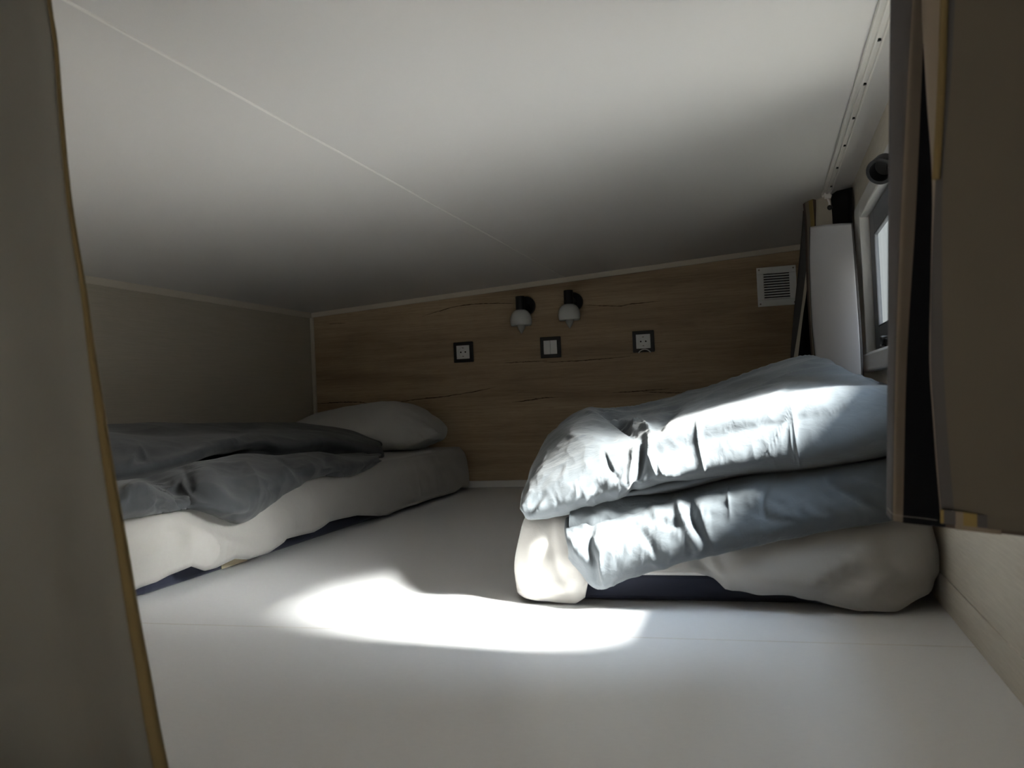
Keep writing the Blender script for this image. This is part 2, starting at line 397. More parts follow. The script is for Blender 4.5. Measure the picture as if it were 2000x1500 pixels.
# ------------------------------------------------------------------ fittings on the oak wall
def socket(x, z, label, ring=False):
    t = thing('wall_socket', (x, YB, z), label, 'socket', 'sockets on the oak wall')
    y = YB
    bm = bmesh.new(); w = 0.0405
    box(bm, x-w, x+w, y-0.009, y, z-w, z+w)
    bevel(from_bm('frame', bm, 'black_plastic', t), 0.002)
    # insert with a round well
    bm = bmesh.new(); n = 32; hw = 0.0265; r = 0.0195; yf = y-0.012
    sq = []; ci = []; ci2 = []
    for i in range(n):
        a = 2*math.pi*i/n+math.pi/4; c, s = math.cos(a), math.sin(a); k = hw/max(abs(c), abs(s))
        sq.append(bm.verts.new((x+c*k, yf, z+s*k))); ci.append(bm.verts.new((x+c*r, yf, z+s*r))); ci2.append(bm.verts.new((x+c*r*0.96, yf+0.0025, z+s*r*0.96)))
    sb = [bm.verts.new((v.co.x, y-0.002, v.co.z)) for v in sq]
    for i in range(n):
        k = (i+1) % n
        bm.faces.new((sq[i], sq[k], ci[k], ci[i])); bm.faces.new((ci[i], ci[k], ci2[k], ci2[i])); bm.faces.new((sq[k], sq[i], sb[i], sb[k]))
    bm.faces.new(ci2)
    ins = from_bm('insert', bm, 'white_plastic', t)
    for s in (-1, 1):
        bm = bmesh.new(); cyl(bm, (x+s*0.0095, yf+0.0023, z), (0, -1, 0), 0.0032, 0.0006, 14); from_bm('pin_hole', bm, 'dark_hole', ins)
        bm = bmesh.new(); box(bm, x-0.003, x+0.003, yf-0.0005, yf+0.002, z+s*0.0165-0.0016, z+s*0.0165+0.0016); from_bm('earth_clip', bm, 'screw_metal', ins)
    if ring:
        bm = bmesh.new(); tube(bm, [(x+0.026*math.cos(a)+0.003, y-0.0105, z-0.056+0.026*math.sin(a)) for a in np.linspace(0.55, 2.6, 24)], 0.0019, 8)  # white arc raised on the lower edge of the frame
        o = from_bm('white_arc', bm, 'white_plastic', t, True); o['label'] = 'white curved strip along the bottom of the frame'
    under(t)
p = at(906, 688, YB); socket(p[0], p[2], 'white wall socket in black square frame, below and left of the two lamps')
p = at(1257, 667, YB); socket(p[0], p[2], 'white wall socket in black frame with white arc at its bottom, nearer the vent', True)
p = at(1076, 678.5, YB); x, y, z = p
t = thing('light_switch', (x, YB, z), 'white double rocker light switch in black frame between the two sockets', 'light switch')
w = 0.0405; bm = bmesh.new(); box(bm, x-w, x+w, YB-0.009, YB, z-w, z+w); bevel(from_bm('frame', bm, 'black_plastic', t), 0.002)
for s in (-1, 1):
    bm = bmesh.new(); v = box(bm, x+s*0.0134-0.0128, x+s*0.0134+0.0128, YB-0.013, YB-0.002, z-0.0265, z+0.0265)
    for q in v:
        if q.co.y < YB-0.01 and q.co.z > z: q.co.y += 0.002
    bevel(from_bm('rocker', bm, 'white_plastic', t), 0.0008)
under(t)

def wall_lamp(pd, pa, ps, label):
    d = at(*pd, YB); x, z = d[0], d[2]; Y = YB-0.098
    top = at(*pa, Y); ax = x
    t = thing('wall_lamp', (x, YB, z), label, 'lamp', 'pair of wall lamps')
    bm = bmesh.new(); cyl(bm, (x, YB, z), (0, -1, 0), 0.036, 0.022, 40); bevel(from_bm('wall_plate', bm, 'black_metal', t), 0.003)
    bm = bmesh.new(); cyl(bm, (x, YB-0.02, z), (0, -1, 0), 0.013, 0.075, 20); from_bm('arm', bm, 'black_metal', t, False)
    zt_ = top[2]
    bm = bmesh.new(); cyl(bm, (x, Y, zt_-0.056), (0, 0, 1), 0.0175, 0.056, 32); bevel(from_bm('lamp_holder', bm, 'black_metal', t), 0.002)
    sz = zt_-0.050
    prof = [(0.010, 0.0), (0.020, -0.003), (0.029, -0.009), (0.0355, -0.018), (0.0398, -0.029), (0.0415, -0.041), (0.0405, -0.053), (0.0385, -0.062), (0.0368, -0.062),
            (0.0385, -0.052), (0.0395, -0.041), (0.0378, -0.030), (0.0337, -0.020), (0.027, -0.011), (0.010, -0.004)]
    bm = bmesh.new(); lathe(bm, prof, (x, Y, sz), 40); o = from_bm('lamp_shade', bm, 'opal_glass', t, True)
    bm = bmesh.new(); lathe(bm, [(0.008, -0.01), (0.010, -0.03), (0.0165, -0.048), (0.0175, -0.060), (0.014, -0.072), (0.007, -0.084), (0.002, -0.092), (0.0004, -0.093)], (x, Y, sz), 24)
    from_bm('bulb', bm, 'bulb_glass', t, True)
    under(t)
wall_lamp((1029, 598), (1017, 578.5), None, 'black wall lamp with white glass shade, left one of the pair, lower in the frame')
wall_lamp((1121, 590), (1110, 567), None, 'black wall lamp with white glass shade, right one of the pair, nearer the vent')

# air vent
a = at(1477, 525, YB); x0, x1 = a[0], a[0]+0.137; z1 = a[2]+0.002; z0 = z1-0.142
t = thing('air_vent', ((x0+x1)/2, YB, z0), 'square white slatted air vent high on the oak wall by the corner curtain', 'vent')
fw = 0.024
bm = bmesh.new(); box(bm, x0, x1, YB-0.007, YB, z0, z0+fw); box(bm, x0, x1, YB-0.007, YB, z1-fw, z1)
box(bm, x0, x0+fw, YB-0.007, YB, z0+fw, z1-fw); box(bm, x1-fw, x1, YB-0.007, YB, z0+fw, z1-fw)
bevel(from_bm('frame', bm, 'white_plastic', t), 0.0015)
boxo('duct', x0+fw, x1-fw, YB-0.0012, YB-0.0004, z0+fw, z1-fw, 'dark_hole', t)
ns = 10; pitch = (z1-z0-2*fw)/ns
for i in range(ns):
    zc = z0+fw+pitch*(i+0.5); bm = bmesh.new(); v = box(bm, x0+fw, x1-fw, YB-0.0065, YB-0.0013, zc-0.0022, zc+0.0018)
    for q in v:
        if q.co.y < YB-0.003: q.co.z -= 0.0022
    from_bm('slat', bm, 'white_plastic', t)
for sx in (x0+0.009, x1-0.009):
    for sz in (z0+0.009, z1-0.009):
        bm = bmesh.new(); cyl(bm, (sx, YB-0.0065, sz), (0, -1, 0), 0.0032, 0.0016, 14); from_bm('screw', bm, 'screw_metal', t)
under(t)

# ------------------------------------------------------------------ curtain rail on the ceiling
RX = 0.183; RY0, RY1 = 0.55, 2.50
t = thing('curtain_rail', (RX, 1.5, cz(RX)), 'slim white double channel curtain rail on the ceiling above the window', 'curtain rail')
bm = bmesh.new(); c = cz(RX)
for s in (-1, 0, 1): box(bm, RX+s*0.010-0.0016, RX+s*0.010+0.0016, RY0, RY1, c-0.009, c+0.001)
box(bm, RX-0.0116, RX+0.0116, RY0, RY1, c-0.0025, c+0.001)
bevel(from_bm('channel', bm, 'rail_white', t), 0.0006)
for yy in (1.42, 1.62, 1.82, 2.02, 2.22, 2.42):
    bm = bmesh.new(); cyl(bm, (RX+0.005, yy, c-0.0022), (0, 0, -1), 0.0034, 0.003, 12); from_bm('screw', bm, 'black_metal', t)
bm = bmesh.new(); box(bm, RX-0.013, RX+0.013, RY1-0.002, RY1+0.008, c-0.013, c+0.001); bevel(from_bm('end_cap', bm, 'rail_white', t), 0.002)
hk = [(RX+0.001, RY1-0.012, c-0.008), (RX+0.001, RY1-0.012, c-0.022), (RX+0.003, RY1-0.016, c-0.030), (RX+0.004, RY1-0.018, c-0.040)]
bm = bmesh.new(); tube(bm, hk, 0.0026, 8); box(bm, RX-0.007, RX+0.009, RY1-0.018, RY1-0.006, c-0.020, c-0.010); gl = from_bm('glider', bm, 'rail_white', t)
bm = bmesh.new(); bmesh.ops.create_uvsphere(bm, u_segments=16, v_segments=10, radius=0.0068, matrix=Matrix.Translation((RX+0.004, RY1-0.019, c-0.046)))
from_bm('hook_knob', bm, 'black_plastic', gl, True)
under(t)
# dark round fitting above the window
p = atX(1733, 330, XR-0.02)
t = thing('wall_fitting', (XR, p[1], p[2]), 'dark round tubular fitting above the window, half behind the striped curtain', 'wall fitting')
bm = bmesh.new(); dirv = Vector((-0.35, -0.75, -0.45)).normalized(); cc = Vector((XR-0.020, p[1]+0.02, p[2]+0.012))
cyl(bm, cc, dirv, 0.021, 0.035, 32, 0.023, caps=False); cyl(bm, cc+dirv*0.035, -dirv, 0.018, 0.03, 32, 0.016, caps=False); cyl(bm, cc+dirv*0.006, -dirv, 0.0175, 0.004, 32)
from_bm('tube', bm, 'black_metal', t, False)
bm = bmesh.new(); q = dirv.to_track_quat('Z', 'Y').to_matrix(); R0 = []; R1 = []
for i in range(36):
    d = q @ Vector((math.cos(i*math.pi/18), math.sin(i*math.pi/18), 0)); R0.append(bm.verts.new(cc+dirv*0.0355+d*0.0235)); R1.append(bm.verts.new(cc+dirv*0.0355+d*0.0178))
for i in range(36): bm.faces.new((R0[i], R0[(i+1) % 36], R1[(i+1) % 36], R1[i]))
from_bm('rim', bm, 'black_metal', t)
bm = bmesh.new(); cyl(bm, (XR, p[1]+0.02, p[2]+0.012), (-1, 0, 0), 0.010, 0.02, 16); from_bm('mount', bm, 'black_metal', t)
under(t)

# ------------------------------------------------------------------ curtains
def strips(name, cols, mats, idx, rows=48, parent=None, thick=0.0016, sub=4, wave=None):
    """cols: columns of 3-D points from top to bottom; the cloth between two columns has one stripe colour"""
    C = np.stack([catmull(c, rows) for c in cols], 1)            # rows x ncol x 3
    nc = len(cols); fine = []; mid = []
    for r in range(rows): fine.append(np.stack([C[r, 0]]) if nc == 1 else None)
    V = []; Fc = []; MI = []
    W = (nc-1)*sub+1
    for r in range(rows):
        for k in range(nc-1):
            for s in range(sub): V.append(C[r, k]*(1-s/sub)+C[r, k+1]*s/sub)
        V.append(C[r, -1])
    V = np.array(V)
    if wave is not None: V = wave(V, rows, W)
    for r in range(rows-1):
        for j in range(W-1):
            Fc.append((r*W+j, r*W+j+1, (r+1)*W+j+1, (r+1)*W+j)); MI.append(idx[j//sub])
    me = bpy.data.meshes.new(name); me.from_pydata(V.tolist(), [], Fc); me.update()
    for p, m in zip(me.polygons, MI): p.material_index = m; p.use_smooth = True
    o = link(name, me, mats, parent); md = o.modifiers.new('solidify', 'SOLIDIFY'); md.thickness = thick; md.offset = 0
    return o
def col(pts, Y, Y1=None):
    n = len(pts); Y1 = Y if Y1 is None else Y1
    return [at(x, y, Y+(Y1-Y)*i/max(1, n-1)) for i, (x, y) in enumerate(pts)]

# near curtain on the right
t = thing('curtain', (0.17, 0.9, 0.2), 'striped taupe, grey and black curtain hanging close on the right', 'curtain')
TOP = -212
cols = [col([(1742, TOP), (1740, 0), (1736, 400), (1735, 700), (1733, 1004)], .915),
        col([(1800, TOP), (1782, 0), (1761, 400), (1750, 700), (1744, 1017)], .895),
        col([(1826, TOP), (1806, 0), (1788, 400), (1770, 700), (1762, 1021)], .910),
        col([(1880, TOP), (1862, 0), (1846, 400), (1843, 700), (1846, 1030)], .930),
        col([(1905, TOP), (1890, 0), (1875, 400), (1880, 700), (1890, 1036)], .925)]
MC = ['curtain_grey', 'curtain_beige', 'curtain_black', 'curtain_brown']
strips('back_fold', cols, MC, [0, 1, 2, 3], parent=t)
E0 = [(1801, TOP), (1801, 0), (1810, 180), (1822, 350), (1820, 520), (1817, 700), (1824, 820), (1832, 930), (1840, 1022)]
E1 = [(1855, TOP), (1845, 0), (1840, 150), (1829, 350), (1821, 520), (1819, 700), (1826, 820), (1834, 930), (1842, 1023)]
E2 = [(1878, TOP), (1866, 0), (1858, 150), (1842, 350), (1840, 520), (1843, 700), (1849, 820), (1858, 930), (1866, 1026)]
E3 = [(2004, TOP), (2000, 0), (1998, 150), (1996, 350), (1996, 520), (1998, 700), (1998, 820), (2000, 930), (2000, 1040)]
E4 = [(2140, TOP)]+[(2130, y) for y in (0, 150, 350, 520, 700, 820, 930)]+[(2130, 1052)]
strips('front_panel', [col(E0, .875), col(E1, .862), col(E2, .858), col(E3, .845), col(E4, .80)], ['curtain_beige', 'curtain_grey', 'curtain_taupe'], [0, 1, 2, 2], parent=t)
# ochre piping on the upper part of the edge, and the patchwork hem
bm = bmesh.new(); tube(bm, catmull(col([(x-0.5, y) for x, y in E1[:4]], .858), 40), 0.0035, 8); o = from_bm('piping', bm, 'curtain_ochre', t, True)
def quadpatch(bm, px, mi, Y=0.855):
    vs = [bm.verts.new(at(x, y, Y)) for x, y in px]; bm.faces.new(vs).material_index = mi
bm = bmesh.new(); by = lambda x: 1022+(x-1842)*0.115
def hemq(x0, x1, mi, dy0=26, dy1=0): quadpatch(bm, [(x0, by(x0)-dy0), (x1, by(x1)-dy0), (x1, by(x1)-dy1), (x0, by(x0)-dy1)], mi, 0.852)
hemq(1837, 1843, 0); hemq(1843, 1866, 1); hemq(1866, 1881, 3); hemq(1881, 1908, 0); hemq(1908, 1938, 1); hemq(1938, 2060, 2); hemq(1866, 1955, 3, 0, -9); hemq(1955, 2060, 4, 0, -7)
me = bpy.data.meshes.new('hem'); bm.to_mesh(me); bm.free()
o = link('hem', me, ['curtain_mustard', 'curtain_grey', 'curtain_taupe', 'curtain_beige', 'curtain_brown'], t)
md = o.modifiers.new('solidify', 'SOLIDIFY'); md.thickness = 0.002; md.offset = 0
for nme, pts in (('seam_thread', [(1733, 992), (1744, 1004), (1762, 1008), (1800, 1012), (1830, 1016)]), ('seam_thread', [(1842, 1001), (1852, 999), (1864, 997)])):
    bm = bmesh.new(); tube(bm, catmull(col(pts, .886 if pts[0][0] < 1800 else .8535), 20), 0.0002, 5); from_bm(nme, bm, 'thread', t)
under(t)

# left curtain
t = thing('curtain', (-0.8, 0.62, 0.02), 'pale plain curtain with a mustard edge strip, closest on the left', 'curtain')
LE = [(40, -455), (97, 0), (109, 80), (123, 250), (136, 380), (151, 480), (165, 560), (182, 680), (201, 800), (224, 940), (249, 1080), (269, 1200), (290, 1310), (306, 1400), (326, 1500), (350, 1610)]
wd = [1, 1, 1.5, 2, 3, 4.5, 6, 9, 13, 16, 18, 20, 22, 23, 24, 25]
LI = [(x-w, y) for (x, y), w in zip(LE, wd)]
YC = 0.62
cl = [col([(x-430, y) for x, y in LI], YC-0.03), col([(x-330, y) for x, y in LI], YC+0.004), col([(x-235, y) for x, y in LI], YC-0.004),
      col([(x-150, y) for x, y in LI], YC-0.012), col([(x-80, y) for x, y in LI], YC-0.002), col([(x-35, y) for x, y in LI], YC+0.004), col(LI, YC)]
C = np.stack([catmull(c, 60) for c in cl], 1); G = np.stack([catmull(C[r], 60) for r in range(60)], 0)
P = G.reshape(-1, 3); G[..., 1] += (0.006*nz(P, (9, 9, 4), 3.3)+0.002*nz(P, (18, 18, 7), 8.1)).reshape(G.shape[:2])*np.linspace(1, 0.15, 60)[None, :]
me = grid_mesh('panel', [(G, False, False)]); o = link('panel', me, 'curtain_front', t, True)
md = o.modifiers.new('solidify', 'SOLIDIFY'); md.thickness = 0.0016; md.offset = 0
c2 = [G[:, -1].tolist(), col([(x-w*0.12, y) for (x, y), w in zip(LE, wd)], YC-0.004), col(LE, YC+0.003)]
strips('edge_strip', c2, ['curtain_ochre', 'curtain_mustard'], [0, 0], rows=60, parent=t, thick=0.003)
under(t)

# curtain gathered in the far corner
t = thing('curtain', (0.16, 2.5, 0.15), 'striped curtain gathered in the far corner with its white lining folded up', 'curtain')
H = [[(1568, 374), (1569, 400), (1573, 445), (1576, 560), (1585, 700), (1592, 790)], [(1572, 375), (1573, 400), (1577, 445), (1580, 560), (1588, 700), (1595, 790)],
     [(1579, 374), (1580, 400), (1584, 445), (1586, 560), (1592, 700), (1600, 790)], [(1586, 374), (1588, 400), (1591, 445), (1592, 560), (1598, 700), (1606, 790)],
     [(1592, 374), (1594, 400), (1593, 445), (1596, 560), (1602, 700), (1610, 790)], [(1621, 378), (1624, 400), (1627, 445), (1630, 560), (1634, 700), (1640, 790)],
     [(1626, 375), (1628, 400), (1630, 445), (1632, 560), (1636, 700), (1642, 790)], [(1664, 366), (1664, 400), (1664, 445), (1664, 560), (1664, 700), (1664, 790)]]
HY = [2.62, 2.60, 2.585, 2.57, 2.585, 2.555, 2.54, 2.405]
strips('striped_cloth', [col(h, y) for h, y in zip(H, HY)], ['curtain_brown', 'curtain_beige', 'curtain_mustard', 'curtain_cream', 'curtain_black'], [0, 1, 2, 0, 3, 4, 4], parent=t)
S0 = [[(1571, 378), (1567, 440), (1562, 500), (1556, 560), (1550, 620), (1543, 712), (1540, 760)], [(1577, 378), (1578, 440), (1577, 505), (1571, 560), (1563, 620), (1548.5, 712), (1542, 760)],
      [(1579, 378), (1580, 440), (1580, 512), (1575, 570), (1568, 620), (1557, 712), (1551, 760)], [(1583, 378), (1583, 440), (1583, 520), (1584, 570), (1589, 640), (1598, 712), (1600, 760)]]
strips('side_fold', [col(h, y) for h, y in zip(S0, (2.72, 2.69, 2.68, 2.70))], ['curtain_grey', 'curtain_cream', 'curtain_black'], [0, 1, 2], parent=t)
L = [[(1583, 444), (1582, 500), (1583, 545), (1588, 640), (1597, 725), (1606, 800)], [(1664, 437), (1668, 480), (1672, 530), (1680, 640), (1685, 745), (1689, 800)]]
lc, rc = col(L[0], 2.36, 2.22), col(L[1], 2.27, 2.03)
A, B = catmull(lc, 60), catmull(rc, 60); G = np.zeros((60, 24, 3))
for j in range(24):
    s = j/23; G[:, j] = A*(1-s)+B*s; G[:, j, 1] -= 0.016*math.sin(math.pi*s)**0.8
P = G.reshape(-1, 3); G[..., 1] += (0.004*nz(P, (10, 10, 6), 1.2)).reshape(60, 24)
o = link('folded_lining', grid_mesh('folded_lining', [(G, False, False)]), 'curtain_lining', t, True); o['label'] = 'white lining side folded upward over the stripes'
md = o.modifiers.new('solidify', 'SOLIDIFY'); md.thickness = 0.004; md.offset = 0
for e in (G[:, 0], G[:, -1]):
    bm = bmesh.new(); tube(bm, e, 0.0028, 8); from_bm('edge_piping', bm, 'curtain_grey', o, True)
under(t)

# ------------------------------------------------------------------ beds
def rounded_slab(name, x0, x1, y0, y1, z0, z1, r, m, parent, bev=0.008):
    bm = bmesh.new(); pts = []
    for cx, cy, a0 in ((x1-r, y1-r, 0), (x0+r, y1-r, 90), (x0+r, y0+r, 180), (x1-r, y0+r, 270)):
        for k in range(7): a = math.radians(a0+k*15); pts.append((cx+r*math.cos(a), cy+r*math.sin(a)))
    A = [bm.verts.new((x, y, z0)) for x, y in pts]; B = [bm.verts.new((x, y, z1)) for x, y in pts]; n = len(pts)
    bm.faces.new(A[::-1]); bm.faces.new(B)
    for i in range(n): bm.faces.new((A[i], A[(i+1) % n], B[(i+1) % n], B[i]))
    o = from_bm(name, bm, m, parent); bevel(o, bev, 3); return o
def piping(name, x0, x1, y0, y1, z, r, rad, m, parent):
    pts = []
    for cx, cy, a0 in ((x1-r, y1-r, 0), (x0+r, y1-r, 90), (x0+r, y0+r, 180), (x1-r, y0+r, 270)):
        for k in range(7): a = math.radians(a0+k*15); pts.append((cx+r*math.cos(a), cy+r*math.sin(a), z))
    pts.append(pts[0]); bm = bmesh.new(); tube(bm, pts, rad, 6); return from_bm(name, bm, m, parent, True)
def sheet(name, rim, hem, bulge, ztop, cx, ymin, ymax, m, amp, seed, nu=900, skirt=14, cp=None):
    """a sheet over a mattress: rim runs round its edge, hem(p) is the height of its border, bulge(p) how far it stands off"""
    R = catmull([(x, y, 0) for x, y in rim], nu); T = np.gradient(R, axis=0); T /= np.linalg.norm(T, axis=1, keepdims=True)+1e-9
    Nn = np.stack([T[:, 1], -T[:, 0], 0*T[:, 0]], 1)
    if cp is not None:
        if (Nn*(R-np.array([cx, (ymin+ymax)/2, 0]))).sum() < 0: Nn = -Nn
    G = []
    for i in range(nu):
        p = R[i]; n = Nn[i]; hz = hem(p); b = bulge(p); c = np.array([cx, min(max(p[1], ymin), ymax), 0])
        prof = [c*1.0+np.array([0, 0, ztop+0.006]), (c+p)/2+np.array([0, 0, ztop+0.006]), p*0.93+c*0.07+np.array([0, 0, ztop+0.003]),
                p-n*0.012+np.array([0, 0, ztop-0.001]), p+n*0.003+np.array([0, 0, ztop-0.018])]
        h0 = ztop-0.018
        for k in range(1, 5):
            s = k/4; prof.append(p+n*(0.004+b*math.sin(math.pi*min(1, s*0.8))**1.2+0.35*b*s)+np.array([0, 0, h0+(hz-h0)*s]))
        G.append(catmull(prof, 46))
    G = np.stack(G, 0); N = grid_normals(G, False, False); P = G.reshape(-1, 3)
    d = amp*(0.9*nz(P, (5, 5, 7), seed)+0.55*ridged(P, (9, 9, 5), seed+3, 3)+0.3*nz(P, (19, 19, 26), seed+9))
    w = np.linspace(0, 1, 46)[None, :]*np.ones((nu, 1)); w = np.where(w < 0.35, 0.35*w/0.35+0.05, np.clip(w*1.1, 0, 1))
    d = d.reshape(nu, 46)*w
    if (N[nu//2, 5, 2]) < 0: N = -N
    G = G+N*d[..., None]; G[..., 2] = np.maximum(G[..., 2], 0.0025)
    return G

# right bed
t = thing('mattress', (-0.09, 2.4, 0), 'navy and white mattress under the right-hand bed, its front strip showing', 'mattress', 'mattresses')
MX0, MX1, MY0, MY1 = -0.398, 0.214, 1.468, 3.335
rounded_slab('base', MX0, MX1, MY0, MY1, 0.001, 0.046, 0.05, 'mattress_navy', t)
rounded_slab('top_layer', MX0, MX1, MY0, MY1, 0.050, 0.138, 0.05, 'mattress_white', t, 0.025)
piping('edge_piping', MX0-0.002, MX1+0.002, MY0-0.002, MY1+0.002, 0.048, 0.05, 0.0045, 'mattress_white', t)
under(t)
def interp(x, xs, ys): return float(np.interp(x, xs, ys))
rim = [(-0.413, 3.34), (-0.415, 2.6), (-0.416, 2.0), (-0.417, 1.66), (-0.414, 1.53), (-0.395, 1.468), (-0.35, 1.449), (-0.25, 1.449), (-0.1, 1.449), (0.05, 1.447), (0.15, 1.447), (0.205, 1.45), (0.226, 1.49), (0.229, 1.6), (0.229, 2.2), (0.229, 3.34)]
def hemR(p):
    if p[1] > 1.6: return 0.012 if p[0] < 0 else 0.02
    return interp(p[0], [-0.42, -0.38, -0.345, -0.315, -0.300, -0.292, -0.12, -0.095, -0.075, -0.02, 0.03, 0.07, 0.12, 0.17, 0.205, 0.23], [0.012, 0.008, 0.004, 0.003, 0.012, 0.054, 0.054, 0.045, 0.030, 0.026, 0.028, 0.016, 0.006, 0.006, 0.030, 0.065])
def bulR(p):
    if p[1] > 1.6: return 0.018 if p[0] < 0 else 0.003
    return interp(p[0], [-0.42, -0.35, -0.31, -0.285, -0.1, -0.06, 0.05, 0.14, 0.2, 0.23], [0.014, 0.012, 0.012, 0.004, 0.004, 0.022, 0.034, 0.042, 0.022, 0.004])
G = sheet('s', rim, hemR, bulR, 0.150, -0.09, 1.75, 3.1, None, 0.006, 2.7, cp=1)
def sgs(G):
    N = grid_normals(G, False, False); D = G[:, 38]-G[:, 0]; D[:, 2] = 0; return 1 if (N[:, 38]*D).sum() > 0 else -1
G = folds(G, [([(1392, 1085), (1405, 1110), (1430, 1150)], 0.0102, 6, 'r'), ([(1360, 1092), (1400, 1130), (1460, 1155)], -0.0068, 10, 'g'),
 ([(1560, 1158), (1620, 1120), (1700, 1080)], 0.0136, 13, 'r'), ([(1600, 1165), (1660, 1130), (1760, 1090)], -0.0119, 18, 'g'), ([(1690, 1110), (1760, 1120), (1840, 1115)], 0.0102, 10, 'r'),
 ([(1700, 1185), (1760, 1150), (1845, 1120)], -0.0102, 15, 'g'), ([(1030, 1100), (1090, 1096), (1140, 1108)], 0.0051, 5, 'r'), ([(1050, 1162), (1100, 1150), (1150, 1128)], 0.0102, 6, 'r'),
 ([(1060, 1175), (1110, 1165), (1145, 1150)], -0.0085, 8, 'g'), ([(1076, 1025), (1080, 1080), (1100, 1140)], -0.0051, 8, 'g'), ([(1440, 1110), (1500, 1130), (1560, 1125)], 0.0068, 14, 'g')], sgs(G), False)
G[..., 2] = np.maximum(G[..., 2], 0.0025)
o = link('bed_sheet', grid_mesh('bed_sheet', [(G, False, False)]), 'sheet_white', None, True)
md = o.modifiers.new('solidify', 'SOLIDIFY'); md.thickness = 0.0015; md.offset = 1
tag(o, 'white sheet over the right-hand mattress, draped below the folded pale duvet', 'bed sheet', 'bed sheets')

def PL(l): return [at(x, y, Y) for x, y, Y in l]
# folded pale duvet: upper layer
rA = PL([(1012, 1010, 1.43), (1070, 1011, 1.435), (1160, 991, 1.455), (1250, 968, 1.46), (1330, 953, 1.46), (1440, 931, 1.46), (1560, 917, 1.46), (1640, 906, 1.46), (1735, 889, 1.46), (1800, 878, 1.45)])
rB0 = PL([(1005, 1000, 1.42), (1060, 990, 1.412), (1150, 968, 1.405), (1250, 946, 1.395), (1330, 930, 1.392), (1440, 908, 1.392), (1560, 890, 1.392), (1640, 877, 1.395), (1735, 858, 1.40), (1800, 848, 1.40)])
rB = PL([(1010, 975, 1.46), (1055, 938, 1.46), (1140, 912, 1.445), (1240, 900, 1.415), (1330, 876, 1.408), (1440, 850, 1.405), (1560, 828, 1.405), (1640, 816, 1.405), (1735, 802, 1.41), (1800, 797, 1.41)])
rC = PL([(1024, 950, 1.55), (1062, 892, 1.57), (1125, 862, 1.54), (1225, 868, 1.48), (1290, 839, 1.465), (1370, 816, 1.46), (1460, 796, 1.455), (1560, 776, 1.46), (1640, 764, 1.465), (1735, 757, 1.47), (1800, 756, 1.46)])
rD = PL([(1034, 932, 1.70), (1078, 858, 1.74), (1145, 818, 1.72), (1215, 838, 1.66), (1280, 818, 1.68), (1360, 793, 1.72), (1450, 765, 1.76), (1540, 740, 1.80), (1620, 735, 1.80), (1700, 757, 1.72), (1775, 764, 1.60)])
rE = PL([(1042, 918, 1.76), (1095, 838, 1.88), (1150, 804, 1.90), (1205, 800, 1.92), (1300, 781, 2.02), (1375, 759, 2.05), (1445, 737, 2.05), (1520, 715, 2.05), (1590, 703, 2.03), (1660, 735, 1.90), (1735, 768, 1.72)])
def zset(row, dy, z): return [np.array([p[0], p[1]+dy, z]) for p in row]
rF = zset(rE, 0.09, 0.24); rG = zset(rE, 0.05, 0.185); rH = [np.array([p[0], p[1]+0.15, max(p[2]+0.004, 0.185)]) for p in rA]
rI = [np.array([p[0], min(p[1]+0.004, 1.437), max(p[2]+0.012, 0.184)]) for p in rA]
U = loft([rA, rB0, rB, rC, rD, rE, rF, rG, rH, rI], 640, 270, True)
U = taper_ends(U, 20, 8)
def dU(P):
    w = np.clip((P[:, 2]-0.10)/0.08, 0.25, 1)
    Q = rotz(P, 0.35, 0.25)
    left = np.clip((-0.12-P[:, 0])/0.12, 0, 1)
    d = 0.008*nz(P, (4, 3, 5), 11.0)+0.002*nz(Q, (13, 6, 10), 4.0)
    d += 0.004*(ridged(Q, (10, 5, 6), 6.0, 2)-0.5)*(0.2+left)
    R = rotz(P, 0.1, -0.75)
    d += 0.0018*left*(ridged(R, (46, 30, 14), 9.0, 2.0)-0.6)
    d += 0.0010*(ridged(rotz(P, -0.4, 0.6), (40, 22, 30), 15.0, 2.0)-0.6)
    # lumps of the top surface
    d += 0.008*np.clip((P[:, 1]-1.6)/0.2, 0, 1)*(ridged(rotz(P, 0.25), (7, 16, 5), 21.0, 3.0)-0.4)
    return d*w
U = displace(U, dU, True, 1)
N0 = grid_normals(U, False, True); cen = U.mean(1, keepdims=True)
SG = 1 if ((U-cen)*N0).sum() > 0 else -1
